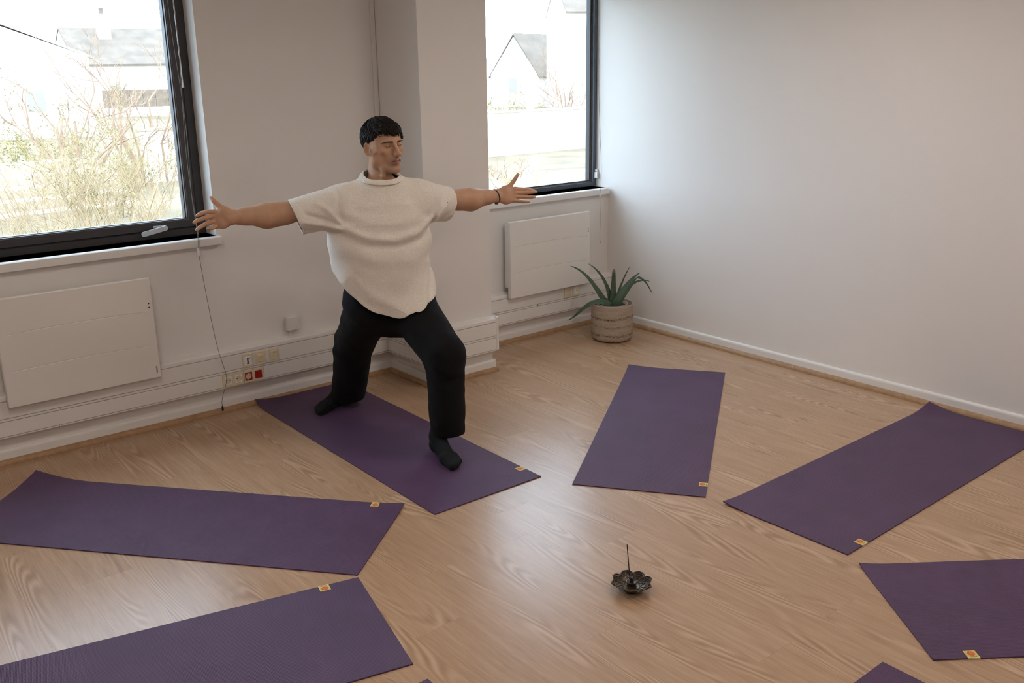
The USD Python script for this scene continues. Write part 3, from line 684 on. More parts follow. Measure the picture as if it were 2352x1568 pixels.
        o = np.argsort(kv); kv, pv = kv[o], pv[o]
        i = np.searchsorted(kv, q); i = np.clip(i, 0, len(kv) - 1)
        ok = (kv[i] == q).all(1); i = i[ok]
        return pv, np.vstack([i[:, [0, 1, 2]], i[:, [0, 2, 3]]])
def taubin(v, f, n=6):
    from scipy.sparse import coo_matrix
    e = np.vstack([f[:, [0, 1]], f[:, [1, 2]], f[:, [2, 0]]]); N = len(v)
    A = coo_matrix((np.ones(2*len(e)), (np.r_[e[:, 0], e[:, 1]], np.r_[e[:, 1], e[:, 0]])), (N, N)).tocsr(); A.data[:] = 1
    w = np.maximum(np.asarray(A.sum(1)).ravel(), 1)[:, None]; v = v.copy()
    for _ in range(n):
        v = v + .5*(A@v/w - v); v = v - .52*(A@v/w - v)
    return v
def drop(v, f, keep):
    f = f[keep]; u, inv = np.unique(f, return_inverse=True); return v[u], inv.reshape(-1, 3)
def solidify(v, f, th):
    """A cloth of thickness th: the surface, its inside and a seam along the open edges."""
    m = trimesh.Trimesh(v, f, process=False); n = np.array(m.vertex_normals); N = len(v)
    e = np.vstack([f[:, [0, 1]], f[:, [1, 2]], f[:, [2, 0]]])
    k = np.sort(e, 1); _, idx, c = np.unique(k, axis=0, return_index=True, return_counts=True)
    b = e[idx[c == 1]]
    F = [f, f[:, ::-1] + N, np.stack([b[:, 1], b[:, 0], b[:, 0] + N], 1), np.stack([b[:, 1], b[:, 0] + N, b[:, 1] + N], 1)]
    return np.vstack([v, v - n*th]), np.vstack(F)
def unit(a): a = np.array(a, float); return a/np.linalg.norm(a)

# ------------------------------------------------------------------ the man
FW = V3(.6050, .7457, -.2791); FR = V3(.7738, -.6333, -.0144); FU = V3(.1875, .2073, .9601)   # a frame turned about 39 degrees from the room: back, right, up
def q(o, a, b, c=0.0): return np.array(o) + (FR*a + FU*b - FW*c)/1000.0                     # millimetres right, up, towards the room
BA = math.radians(16)
SE = V3(math.cos(BA), -math.sin(BA), 0); SN = V3(-math.sin(BA), -math.cos(BA), 0); SZ = V3(0, 0, 1)   # his left, his front, up
SC = V3(-2.556, -1.008, 1.256)
RS, LS = SC - SE*.190, SC + SE*.190
RWR, LWR = V3(-3.239, -.786, 1.212), V3(-1.868, -1.045, 1.206)
REL = RS*.46 + RWR*.54 + V3(.004, .012, -.022); LEL = LS*.47 + LWR*.53 + V3(.0, .035, -.026)
HO = V3(-2.526, -1.005, 1.512); HS = 1.055                                # middle of the head at eye level
hy = math.radians(3); hp = math.radians(3)
HF0 = V3(math.sin(hy), -math.cos(hy), 0); HX = np.cross(SZ, HF0)*1.0; HX = unit(np.cross(SZ, HF0))
HF = unit(HF0*math.cos(hp) + SZ*math.sin(hp)); HX = unit(np.cross(HF, SZ))*-1; HZ = unit(np.cross(HF, HX))*1
if HZ[2] < 0: HZ = -HZ
roll = math.radians(2.5)
HX, HZ = HX*math.cos(roll) + HZ*math.sin(roll), HZ*math.cos(roll) - HX*math.sin(roll)
HR = np.stack([HX, HF, HZ])
def H(x, y, z): return HO + (HX*x + HF*y + HZ*z)*HS
def head_local(P): return (P - HO)@HR.T/HS

class Scaled:
    """Adds bones to a blob with every radius scaled."""
    def __init__(self, B, s): self.B, self.s = B, s
    def cone(self, a, b, ra, rb, k=.01, **kw): self.B.cone(a, b, ra*self.s, rb*self.s, k, **kw)
    def ell(self, c, R, rad, k=.01, **kw): self.B.ell(c, R, np.array(rad)*self.s, k, **kw)
    def chain(self, pts, rad, k=.01, **kw): self.B.chain(pts, [r*self.s for r in rad], k, **kw)
def add_head(B):
    I = HR
    B0, B = B, Scaled(B, HS)
    B.ell(H(0, -.018, .030), I, (.0735, .0945, .080), .01)
    B.ell(H(0, .030, .030), I, (.061, .052, .052), .02)
    B.ell(H(0, .030, -.040), I, (.0545, .050, .078), .025)
    for s in (-1, 1):
        B.cone(H(s*.0535, .002, -.072), H(s*.019, .057, -.112), .016, .014, .025)
        B.cone(H(s*.057, -.008, -.025), H(s*.0535, .002, -.072), .012, .015, .035)
        B.ell(H(s*.046, .046, -.028), I, (.019, .020, .016), .025)
        B.ell(H(s*.066, .0, .0), I, (.010, .045, .035), .02)
    B.ell(H(0, .069, -.114), I, (.021, .016, .017), .018)
    B.cone(H(-.042, .0655, .0105), H(-.012, .0815, .0095), .0085, .0100, .010); B.cone(H(.042, .0655, .0105), H(.012, .0815, .0095), .0085, .0100, .010)
    B.cone(H(-.020, .072, .020), H(.020, .072, .020), .013, .013, .015)
    B.ell(H(0, .066, -.070), I, (.029, .023, .028), .016)
    for s in (-1, 1):
        B.ell(H(s*.030, .0850, -.0045), I, (.0165, .0135, .0105), .008, cut=True)
    for s in (-1, 1):
        B.ell(H(s*.031, .0635, -.0045), I, (.0150, .0145, .0125), .004)
    B.cone(H(0, .0815, .004), H(0, .1075, -.040), .0072, .0095, .011); B.ell(H(0, .1095, -.0455), I, (.0115, .0105, .0095), .006)
    for s in (-1, 1):
        B.ell(H(s*.0128, .0960, -.0490), I, (.0075, .0100, .0075), .006)
        B.ell(H(s*.0070, .1015, -.0565), I, (.0035, .0050, .0045), .002, cut=True)
    B.cone(H(-.021, .0800, -.0770), H(-.004, .0912, -.0730), .0040, .0058, .005); B.cone(H(.021, .0800, -.0770), H(.004, .0912, -.0730), .0040, .0058, .005)
    B.cone(H(-.018, .0790, -.0835), H(0, .0895, -.0850), .0050, .0072, .005); B.cone(H(.018, .0790, -.0835), H(0, .0895, -.0850), .0050, .0072, .005)
    B.cone(H(-.0225, .0850, -.0795), H(0, .0985, -.0793), .0011, .0013, .002, cut=True); B.cone(H(.0225, .0850, -.0795), H(0, .0985, -.0793), .0011, .0013, .002, cut=True)
    B.cone(H(-.012, .086, -.0975), H(.012, .086, -.0975), .005, .006, .010, cut=True)
    for s in (-1, 1):      # closed lids: a fine crease along the lash line
        arc = [H(s*(.0310 + .0140*a), .0782 - .0075*a*a - .002*a, -.0085 + .0030*a*a) for a in (-1, -.5, 0, .5, 1)]
        B.chain(arc, [.0010]*5, .0015, cut=True)
        R = np.stack([unit(HX*s*.88 + HF*.47), unit(-HF*.88 + HX*s*.47), HZ])
        B.ell(H(s*.0795, -.014, -.014), R, (.0060, .0200, .0320), .006)
        B.ell(H(s*.0845, -.009, -.013), R, (.0055, .0115, .0200), .003, cut=True)
        hl_ = [H(s*.0795, -.014, -.014) + (R[1]*math.cos(t)*.0165 + R[2]*math.sin(t)*.0270)*HS + R[0]*.0040*HS for t in np.linspace(-.9, 3.6, 12)]
        B.chain(hl_, [.0030]*12, .003)
        B.cone(H(s*.0785, .001, -.018), H(s*.0765, .002, -.026), .0045, .004, .004)
def add_hand(B, o, J, flatw, palm):
    k = .0028
    for pts, rad in palm: B.chain([q(o, *p) for p in pts], rad, .012, flat=(FW, flatw))
    for pts, rad in J: B.chain([q(o, *p) for p in pts], rad, k)

def build_body():
    B = Blob()
    # trunk and legs, a little slimmer than the clothes
    P0 = V3(-2.500, -.955, .730); P1 = V3(-2.535, -.985, 1.00)
    tw = lambda s: (SN, s)
    B.cone(P0, P0*.5 + P1*.5, .150, .135, .02, flat=tw(1.35)); B.cone(P0*.5 + P1*.5, P1, .135, .155, .05, flat=tw(1.4))
    B.cone(P1, SC + V3(0, 0, -.08), .155, .160, .05, flat=tw(1.45))
    NB = V3(-2.549, -1.000, 1.345)
    B.cone(SC - SE*.11 + V3(0, 0, -.03), SC + SE*.11 + V3(0, 0, -.03), .075, .075, .04)
    B.chain([NB + V3(0, .0, -.02), SC - SE*.15], [.050, .050], .04); B.chain([NB + V3(0, .0, -.02), SC + SE*.15], [.050, .050], .04)
    B.cone(NB + V3(.0, .018, -.03), H(0, -.036, -.040), .0580, .0525, .014)
    B.cone(NB + SN*.052 + V3(0, 0, .020), NB + SN*.050 + V3(0, 0, .048), .011, .013, .012)
    add_head(B)
    for S, E, W, el in ((RS, REL, RWR, 1), (LS, LEL, LWR, -1)):
        u = unit(W - E)
        B.cone(S + V3(0, 0, -.008), S*.5 + E*.5, .056, .053, .03); B.cone(S*.5 + E*.5, E, .053, .047, .02)
        B.cone(E, E + u*.075 + V3(0, 0, -.004), .046, .0535, .035); B.cone(E + u*.075 + V3(0, 0, -.004), E + (W - E)*.72, .0535, .037, .035)
        B.cone(E + (W - E)*.70, W, .0385, .0330, .02, flat=(FW, 1.25))
        B.cone(E + u*.02 + V3(0, 0, .018), E + u*.13 + V3(0, 0, .012), .030, .026, .02)
    # legs inside the trousers and socks
    for hip, knee, ank in ((V3(-2.585, -.925, .735), V3(-2.530, -.600, .412), V3(-2.462, -.312, .10)), (V3(-2.415, -.985, .735), V3(-2.452, -1.342, .505), V3(-2.492, -1.332, .10))):
        B.chain([hip, hip*.5 + knee*.5, knee], [.085, .078, .060], .03); B.chain([knee, knee*.6 + ank*.4, ank], [.050, .044, .027], .02)
    B.cone((-2.496, -1.332, .075), (-2.526, -1.43, .040), .023, .018, .012); B.cone((-2.463, -.318, .075), (-2.57, -.368, .040), .023, .018, .012)
    # hands ------------------------------------------------------
    fl = 1.0
    LJ = [([(36, 24), (70, 56), (95, 92), (108, 113)], [.0150, .0118, .0100, .0078]),
          ([(96, 36, 0), (148, 33.5, 3), (176, 29.5, 5), (193, 26.5, 6)], [.0118, .0096, .0088, .0072]),
          ([(100, 15, 0), (157, 17, 4), (188, 19, 7), (205, 19.5, 9)], [.0118, .0098, .0088, .0072]),
          ([(96, -5, 0), (150, -6, 4), (179, -7, 7), (195, -7, 9)], [.0112, .0092, .0084, .0070]),
          ([(88, -24, 0), (130, -30, 3), (152, -32, 5), (166, -32, 6)], [.0100, .0080, .0073, .0062])]
    LP = [([(0, 12), (50, 22), (96, 36)], [.022, .021, .0135]), ([(0, 4), (50, 8), (100, 15)], [.022, .021, .0135]), ([(0, -4), (50, -8), (96, -5)], [.022, .021, .0130]),
          ([(0, -10), (45, -20), (88, -23)], [.021, .022, .0125]), ([(14, 14), (42, 30), (62, 46)], [.016, .021, .013])]
    add_hand(B, LWR, LJ, 1.55, LP)
    RJ = [([(-20, 24, 4), (-43, 50, 8), (-70, 74, 8), (-85, 90, 2)], [.0155, .0122, .0106, .0082]),
          ([(-60, 25, 2), (-95, 24, 14), (-124, 15, 24), (-138, 4, 32)], [.0122, .0100, .0090, .0074]),
          ([(-68, 5, 2), (-103, -4, 18), (-136, -17, 30), (-149, -29, 40)], [.0122, .0102, .0092, .0075]),
          ([(-68, -18, 2), (-102, -32, 20), (-126, -51, 34), (-137, -63, 44)], [.0116, .0098, .0088, .0072]),
          ([(-58, -40, 2), (-70, -52, 26), (-78, -58, 46), (-80, -60, 60)], [.0108, .0088, .0078, .0066])]
    RP = [([(0, 12), (-34, 20), (-60, 24)], [.023, .023, .0140]), ([(0, 4), (-36, 4), (-68, 5)], [.023, .023, .0140]), ([(0, -4), (-34, -12), (-68, -17)], [.023, .023, .0135]),
          ([(0, -10), (-30, -26), (-58, -39)], [.022, .024, .0130]), ([(-6, 14, 6), (-24, 26, 10), (-38, 42, 10)], [.018, .022, .014])]
    add_hand(B, RWR, RJ, 1.5, RP)
    return B

body = build_body()
bv, bf = body.mesh(.0026)
bv = taubin(bv, bf, 2)
man = thing('person', 'man in cream T-shirt and black trousers lunging on a mat, arms spread, eyes closed', 'person', (-2.50, -.90, MT))
def skin_material():
    n = {'a': ('attribute', dict(attribute='lip')), 's': ('attribute', dict(attribute='stubble')), 'g': ('geometry', {}), 'v': ('noise_texture', dict(scale=30.0, detail=4.0)), 'f': ('noise_texture', dict(scale=900.0, detail=2.0)),
         'r': ('rgb_ramp', dict(ramp=[(.3, (.46, .265, .162)), (.7, (.51, .300, .188))])), 'm': ('mix', dict(mix_type='mix', color2=(.38, .150, .115))), 'm2': ('mix', dict(mix_type='mix', color2=(.30, .19, .135))),
         'sf': ('math', dict(math_type='multiply', value2=.55)), 'lf': ('math', dict(math_type='multiply', value2=.8)),
         'b': ('bump', dict(strength=.12, distance=.001)),
         'p': ('principled_bsdf', dict(roughness=.52, specular_ior_level=.38, subsurface_weight=.12, subsurface_scale=.004, subsurface_radius=(1.0, .35, .2)))}
    l = [('g.position', 'v.vector'), ('g.position', 'f.vector'), ('v.fac', 'r.fac'), ('r.color', 'm2.color1'), ('s.fac', 'sf.value1'), ('sf.value', 'm2.fac'), ('m2.color', 'm.color1'), ('a.fac', 'lf.value1'), ('lf.value', 'm.fac'), ('m.color', 'p.base_color'), ('f.fac', 'b.height'), ('b.normal', 'p.normal')]
    return mat('skin', n, l)
SKIN = skin_material()
bm = part(man, 'body', (bv, bf), SKIN, True)
hl = head_local(bv)
def bump1(x, w): return np.exp(-(x/w)**2)
lip = (np.exp(-((hl[:, 0]/.021)**4)) * np.exp(-(((hl[:, 2] + .0795 + .05*np.abs(hl[:, 0]))/.0085)**4)) * (hl[:, 1] > .075)).clip(0, 1)
stb = np.exp(-((hl[:, 0]/.045)**4)) * (1/(1 + np.exp((hl[:, 2] + .060)/.006))) * (1/(1 + np.exp(-(hl[:, 2] + .125)/.006))) * (hl[:, 1] > .01)
red = np.zeros(len(bv))
for o in (RWR, LWR):
    red = np.maximum(red, np.exp(-((np.linalg.norm(bv - o, axis=1) - .10)/.075)**2)*.0)
pv = UsdGeom.PrimvarsAPI(bm)
pv.CreatePrimvar('lip', Sdf.ValueTypeNames.FloatArray, 'vertex').Set(Vt.FloatArray.FromNumpy(lip.astype(np.float32)))
pv.CreatePrimvar('stubble', Sdf.ValueTypeNames.FloatArray, 'vertex').Set(Vt.FloatArray.FromNumpy(stb.astype(np.float32)))
# ------------------------------------------------------------------ clothes
def cloth_mat(name, c0, c1, rough, weave, bump, sheen):
    n = {'t': ('geometry', {}), 'n1': ('noise_texture', dict(scale=weave, detail=3.0, roughness=.6)), 'm': ('mapping', dict(mapping_type='point', scale=(1, 1, 3.2))), 'm2': ('mapping', dict(mapping_type='point', scale=(2.6, 2.6, .8))),
         'n2': ('noise_texture', dict(scale=weave*.7, detail=2.0)), 'ad': ('math', dict(math_type='multiply_add', value2=.8)), 'v': ('noise_texture', dict(scale=14.0, detail=5.0)),
         'r': ('rgb_ramp', dict(ramp=[(.35, c0), (.62, c1)])), 'b': ('bump', dict(strength=bump, distance=.0022)),
         'p': ('principled_bsdf', dict(roughness=rough, specular_ior_level=.15, sheen_weight=sheen, sheen_roughness=.6))}
    l = [('t.position', 'm.vector'), ('t.position', 'm2.vector'), ('m.vector', 'n1.vector'), ('m2.vector', 'n2.vector'), ('n1.fac', 'ad.value1'), ('n2.fac', 'ad.value3'), ('ad.value', 'b.height'), ('b.normal', 'p.normal'), ('n1.fac', 'r.fac'), ('r.color', 'p.base_color')]
    return mat(name, n, l)
TEE = cloth_mat('cream_slub_cotton', (.70, .64, .555), (.86, .80, .715), .9, 210., .75, .1)
BLACKC = cloth_mat('black_jersey', (.0050, .0050, .0058), (.0075, .0075, .0086), .9, 400., .3, .015)
SOCKM = cloth_mat('black_sock_knit', (.007, .009, .010), (.012, .014, .016), .9, 600., .4, .02)

def seg_dist2(X, Z, pts):
    """Distance in the (sideways, height) plane of the chest to a polyline."""
    best = np.full(X.shape, 9.0)
    for (a, b), (c, d) in zip(pts[:-1], pts[1:]):
        dx, dz = c - a, d - b; t = np.clip(((X - a)*dx + (Z - b)*dz)/(dx*dx + dz*dz), 0, 1)
        best = np.minimum(best, np.hypot(X - a - t*dx, Z - b - t*dz))
    return best
TZ = np.array([.58, .66, .75, .90, 1.05, 1.15, 1.235, 1.295, 1.345])
TA = np.array([.226, .231, .235, .240, .258, .257, .222, .135, .090])
TB = np.array([.172, .178, .180, .172, .162, .150, .126, .100, .085])
TCX = np.array([-2.515, -2.517, -2.530, -2.556, -2.565, -2.566, -2.562, -2.560, -2.560]); TCY = np.array([-.955, -.958, -.962, -.970, -.985, -.997, -1.006, -1.010, -1.012])
def torso(P):
    z = P[..., 2]; cx = np.interp(z, TZ, TCX); cy = np.interp(z, TZ, TCY)
    dx, dy = P[..., 0] - cx, P[..., 1] - cy
    x = dx*SE[0] + dy*SE[1]; y = dx*SN[0] + dy*SN[1]
    a = np.interp(z, TZ, TA); b = np.interp(z, TZ, TB)
    r = ((np.abs(x)/a)**2.3 + (np.abs(y)/b)**2.3)**(1/2.3)
    d = (r - 1)*np.minimum(a, b)*.93
    return np.maximum(d, np.maximum(z - 1.36, .60 - z))
def sleeve_dir(S, E): return unit(E - S)
RSH, LSH = RS + sleeve_dir(RS, REL)*.240, LS + sleeve_dir(LS, LEL)*.190
NB = V3(-2.549, -1.000, 1.345)
NRC, NRN = V3(-2.562, -.994, 1.375), unit(SZ + SN*.27)
def tee_blob(openings=True):
    B = Blob()
    B.func(torso, (-2.53, -.98, .98), .48)
    for S, E, Hm in ((RS, REL, RSH), (LS, LEL, LSH)):
        s = 1 if S is LS else -1
        B.cone(NB + SE*s*.045 + V3(0, 0, -.045), S + V3(0, 0, -.008), .070, .078, .04)
        u = sleeve_dir(S, E)
        B.cone(S + V3(0, 0, -.012), Hm + u*.05 + V3(0, 0, -.020), .086, .078, .045)
        B.cone(S + u*.03 + V3(0, 0, -.045), Hm + u*.05 + V3(0, 0, -.044), .075, .064, .035)
    B.cone(NRC - NRN*.07, NRC + NRN*.05, .081, .067, .022)
    B.cone((-2.43, -.99, .78), (-2.450, -1.080, .66), .140, .142, .05)
    return B

def tee_open():
    B = tee_blob()
    for S, E, Hm in ((RS, REL, RSH), (LS, LEL, LSH)):
        u = sleeve_dir(S, E)
        if S is RS: u = unit(u - SZ*.20)
        else: u = unit(u - SZ*.05)
        B.func(lambda P, o=Hm, u=u: np.where(np.linalg.norm(P - o, axis=-1) < .17, -((P - o)@u), .2), Hm, .17, 0, cut=True)
    def hem(P):
        dx, dy = P[..., 0] + 2.515, P[..., 1] + .957; lat = dx*SE[0] + dy*SE[1]; fr = dx*SN[0] + dy*SN[1]
        return P[..., 2] - (.735 - .25*fr + np.where(lat < 0, 2.3*lat*lat, .54*lat - .56*lat*lat))
    B.func(hem, (-2.515, -.955, .66), .45, 0, cut=True)
    B.func(lambda P: np.where(np.linalg.norm(P - NRC, axis=-1) < .14, -((P - NRC)@NRN), .2), NRC, .14, 0, cut=True)
    return B
FOLDS = [([(-.245, 1.150), (-.12, 1.088), (.02, 1.070), (.15, 1.098), (.245, 1.170)], .022, .0085), ([(-.235, 1.105), (-.10, 1.052), (.03, 1.036), (.15, 1.060), (.24, 1.120)], .022, -.0075),
         ([(-.22, 1.215), (-.10, 1.165), (.05, 1.150), (.2, 1.20)], .025, .0040), ([(-.23, 1.03), (-.06, .975), (.10, .965), (.23, 1.03)], .035, .0055),
         ([(.135, .66), (.185, .78), (.225, .90), (.23, 1.0)], .012, -.0045), ([(.185, .70), (.225, .80), (.250, .90)], .024, .0070), ([(.11, .68), (.16, .80), (.20, .93)], .022, .0065),
         ([(-.235, .86), (-.19, .77), (-.10, .70)], .026, .0090), ([(-.20, .90), (-.10, .80), (.02, .73)], .030, .0050), ([(-.24, .80), (-.20, .70)], .014, -.0085),
         ([(-.240, 1.155), (-.300, 1.185), (-.380, 1.210)], .011, -.0065), ([(-.238, 1.135), (-.31, 1.155), (-.40, 1.175)], .013, .0080), ([(-.240, 1.115), (-.32, 1.125), (-.40, 1.135)], .011, -.0065),
         ([(-.24, 1.17), (-.28, 1.225), (-.33, 1.262)], .013, .0065), ([(-.225, 1.19), (-.235, 1.25), (-.225, 1.31)], .012, -.0045),
         ([(.245, 1.14), (.275, 1.20), (.315, 1.275)], .012, -.0075), ([(.262, 1.13), (.305, 1.19), (.36, 1.245)], .013, .0075), ([(.28, 1.125), (.34, 1.155), (.40, 1.185)], .012, -.0060), ([(.235, 1.17), (.245, 1.24), (.235, 1.31)], .011, -.0050)]
def tee_extra(P):
    dx, dy, z = P[..., 0] - SC[0], P[..., 1] - SC[1], P[..., 2]
    x = dx*SE[0] + dy*SE[1]; y = dx*SN[0] + dy*SN[1]
    fr = 1/(1 + np.exp(-(y + .01)/.015)); d = np.zeros(P.shape[:-1])
    for pts, w, a in FOLDS: d -= a*np.exp(-(seg_dist2(x, z, pts)/w)**2)*fr
    return d - .012*(meshkit.fbm(P*V3(7, 7, 5), 3, 5) - .5)
B0 = tee_blob()
tv, tf = tee_open().mesh(.0036, extra=tee_extra, margin=.02)
ins = B0.f(tv[tf].mean(1)) + tee_extra(tv[tf].mean(1))
tv, tf = drop(tv, tf, ins > -.0030)
cc = trimesh.graph.connected_component_labels(trimesh.Trimesh(tv, tf, process=False).face_adjacency, node_count=len(tf))
tv, tf = drop(tv, tf, cc == np.bincount(cc).argmax())
tv = taubin(tv, tf, 6)
def boundary_loops(f):
    e = np.vstack([f[:, [0, 1]], f[:, [1, 2]], f[:, [2, 0]]]); k = np.sort(e, 1)
    _, idx, c = np.unique(k, axis=0, return_index=True, return_counts=True); b = e[idx[c == 1]]
    nx = {int(a): int(bb) for a, bb in b}; seen, out = set(), []
    for s in list(nx):
        if s in seen: continue
        L_ = []; p = s
        while p not in seen and p in nx: seen.add(p); L_.append(p); p = nx[p]
        if len(L_) > 20: out.append(L_)
    return out
loops = boundary_loops(tf)
def smooth_loop(P, n):
    for _ in range(30): P = P*.5 + .25*(np.roll(P, 1, 0) + np.roll(P, -1, 0))
    s = np.r_[0, np.cumsum(np.linalg.norm(np.diff(np.vstack([P, P[:1]]), axis=0), axis=1))]
    t = np.linspace(0, s[-1], n, endpoint=False); Q = np.vstack([P, P[:1]])
    return np.stack([np.interp(t, s, Q[:, k]) for k in range(3)], 1)
sv, sf = solidify(tv, tf, .0028)
shirt = part(man, 'shirt', (sv, sf), TEE, True, label='oversized cream T-shirt of slubby cotton')
for L_ in loops:
    P = tv[L_]
    if np.linalg.norm(P.mean(0) - NRC) < .08:
        P = smooth_loop(P, 90); c = P.mean(0); out = P - c; out = out/np.linalg.norm(out, axis=1, keepdims=True)
        up = unit(SZ + SN*.3); rows = []
        for k, (o, h) in enumerate(((-.0015, -.004), (-.0030, .0005), (-.0010, .0035), (.006, .0030), (.013, .0005), (.0175, -.0035), (.0175, -.0075))):
            rows.append(P + out*o + up*h - SZ*max(o, 0)*.42)
        n = len(P); V = np.vstack(rows); F = []
        for i in range(len(rows) - 1):
            for j in range(n): F += [(i*n + j, i*n + (j+1) % n, (i+1)*n + (j+1) % n), (i*n + j, (i+1)*n + (j+1) % n, (i+1)*n + j)]
        part(shirt, 'collar', (V, np.array(F)[:, ::-1]), TEE, 60)
    else:
        P = smooth_loop(P, 120)
        part(shirt, 'hem' if P[:, 2].mean() < .9 else 'sleeve_hem', tube(np.vstack([P, P[:1]]), .0030, 6, False), TEE, True)

def trousers_blob():
    B = Blob()
    B.cone((-2.590, -.905, .745), (-2.420, -.985, .745), .126, .126, .03)
    B.cone((-2.585, -.91, .80), (-2.425, -.98, .80), .125, .125, .03)
    B.ell((-2.500, -.960, .650), np.eye(3), (.13, .13, .115), .05)
    B.cone((-2.590, -.895, .70), (-2.540, -.620, .435), .128, .106, .05); B.cone((-2.540, -.620, .435), (-2.472, -.375, .02), .103, .096, .035)
    B.cone((-2.420, -.988, .70), (-2.448, -1.336, .515), .130, .104, .05); B.cone((-2.448, -1.340, .515), (-2.448, -1.345, .06), .098, .084, .030)
    return B
def trousers_open():
    B = trousers_blob()
    for o, n in (((-2.475, -.375, .058), (.06, .03, -1)), ((-2.448, -1.343, .112), (.0, .0, -1))):
        n = unit(n); o = np.array(o)
        B.func(lambda P, o=o, n=n: np.where(np.linalg.norm(P - o, axis=-1) < .2, -((P - o)@n), .2), o, .2, 0, cut=True)
    B.func(lambda P: .86 - P[..., 2], (-2.5, -.95, .9), .25, 0, cut=True)
    return B
TRF = [((-2.56, -1.01, .60), (-2.47, -1.08, .56), (-2.41, -1.10, .60), .018, -.010), ((-2.53, -1.36, .49), (-2.53, -1.42, .455), (-2.46, -1.43, .44), .016, .010), ((-2.55, -1.33, .46), (-2.52, -1.40, .41), (-2.44, -1.42, .41), .014, -.009),
       ((-2.42, -1.40, .42), (-2.45, -1.40, .30), (-2.52, -1.38, .19), .016, .009), ((-2.63, -.78, .63), (-2.62, -.72, .52), (-2.58, -.72, .46), .018, .010), ((-2.66, -.62, .46), (-2.63, -.55, .43), (-2.56, -.55, .40), .015, -.010),
       ((-2.65, -.58, .41), (-2.60, -.52, .38), (-2.53, -.50, .37), .015, .009), ((-2.52, -1.10, .66), (-2.50, -1.25, .60), (-2.50, -1.36, .56), .018, .007)]
def seg3(P, a, b):
    a, b = np.array(a), np.array(b); t = np.clip((P - a)@(b - a)/((b - a)@(b - a)), 0, 1); return np.linalg.norm(P - a - t[..., None]*(b - a), axis=-1)
def trousers_extra(P):
    d = -.014*(meshkit.fbm(P*9, 3, 11) - .5)
    for a, b, c, w, am in TRF: d = d - am*np.exp(-((np.minimum(seg3(P, a, b), seg3(P, b, c)) - .0)/(w*2.0))**2)
    return d
T0 = trousers_blob()
pv_, pf_ = trousers_open().mesh(.0042, extra=trousers_extra, margin=.02)
ins = T0.f(pv_[pf_].mean(1)) + trousers_extra(pv_[pf_].mean(1))
pv_, pf_ = drop(pv_, pf_, ins > -.0035)
pv_ = taubin(pv_, pf_, 5)
tr = part(man, 'trousers', solidify(pv_, pf_, .003), BLACKC, True, label='wide black trousers')
for L_ in boundary_loops(pf_):
    P = smooth_loop(pv_[L_], 80)
    if P[:, 2].mean() < .3: part(tr, 'trouser_hem', tube(np.vstack([P, P[:1]]), .0034, 6, False), BLACKC, True)

def foot(ank, heel, ball, toe, side, shin):
    """A socked foot: side is the horizontal direction of the little toe."""
    ank, heel, ball, toe, side, shin = [np.array(a, float) for a in (ank, heel, ball, toe, side, shin)]
    B = Blob()
    B.cone(ank + unit(shin - ank)*.15, ank, .046, .0390, .02)
    B.cone(ank, heel + V3(0, 0, .010), .0390, .0330, .02)
    B.cone(heel, heel*.5 + ball*.5 + side*.012, .0330, .0300, .02)
    B.cone(ank + V3(0, 0, -.015), ball*.75 + ank*.25 + V3(0, 0, -.004), .036, .030, .025)
    B.cone(heel*.4 + ball*.6, ball - side*.017, .031, .0285, .02); B.cone(heel*.4 + ball*.6, ball + side*.022 - V3(0, 0, .003), .030, .0255, .02)
    B.cone(ball - side*.017, toe - side*.020, .0280, .0190, .012)
    d = toe - ball
    for k, s in ((.93, .002), (.78, .018), (.60, .032)): B.cone(ball + side*s, ball + d*k + side*s, .0235 - s*.15, .0165 - s*.05, .010)
    B.func(lambda P: P[..., 2] - (MT + .0004), ball, .3, .004, cut=True)
    return B
SIDE_L = unit((.985, -.17, 0)); SIDE_R = unit((-.44, .90, 0))*1
fl_ = foot((-2.497, -1.328, .105), (-2.494, -1.305, .040), (-2.532, -1.465, .034), (-2.548, -1.545, .025), unit((.985, -.18, 0)), (-2.448, -1.342, .50))
fr_ = foot((-2.465, -.318, .105), (-2.445, -.310, .040), (-2.612, -.392, .034), (-2.692, -.432, .025), unit((-.42, .907, 0)), (-2.540, -.610, .42))
for B, lab in ((fl_, 'black sock on the front foot'), (fr_, 'black sock on the back foot')):
    v, f = B.mesh(.003); v = taubin(v, f, 4)
    v[:, 2] = np.maximum(v[:, 2], MT + .0003)
    part(man, 'sock', (v, f), SOCKM, True, label=lab)

# ------------------------------------------------------------------ hair, brows, moustache, bracelet
HAIRM = mat('dark_brown_hair', {'g': ('geometry', {}), 'n': ('noise_texture', dict(scale=420.0, detail=2.0)), 'r': ('rgb_ramp', dict(ramp=[(.3, (.006, .0042, .0035)), (.75, (.020, .0135, .010))])), 'b': ('bump', dict(strength=.5, distance=.001)),
                                'p': ('principled_bsdf', dict(roughness=.62, specular_ior_level=.25))}, [('g.position', 'n.vector'), ('n.fac', 'r.fac'), ('r.color', 'p.base_color'), ('n.fac', 'b.height'), ('b.normal', 'p.normal')])
BROWM = plain('brow_hair', (.055, .034, .023), .8); MOUSM = plain('moustache_hair', (.10, .062, .040), .7)
HY = np.array([-.13, -.10, -.06, -.03, -.015, .004, .022, .040, .060, .085, .12]); HZL = np.array([-.055, -.052, -.040, -.012, .014, .010, .020, .040, .050, .054, .055])
ER = np.array([.0735, .0945, .080]); EC = np.array([0, -.018, .030])
def hairline(x, y): return np.interp(y, HY, HZL) + np.where(np.asarray(y) > .03, -.16*np.clip(x, -.05, .06) , 0.)
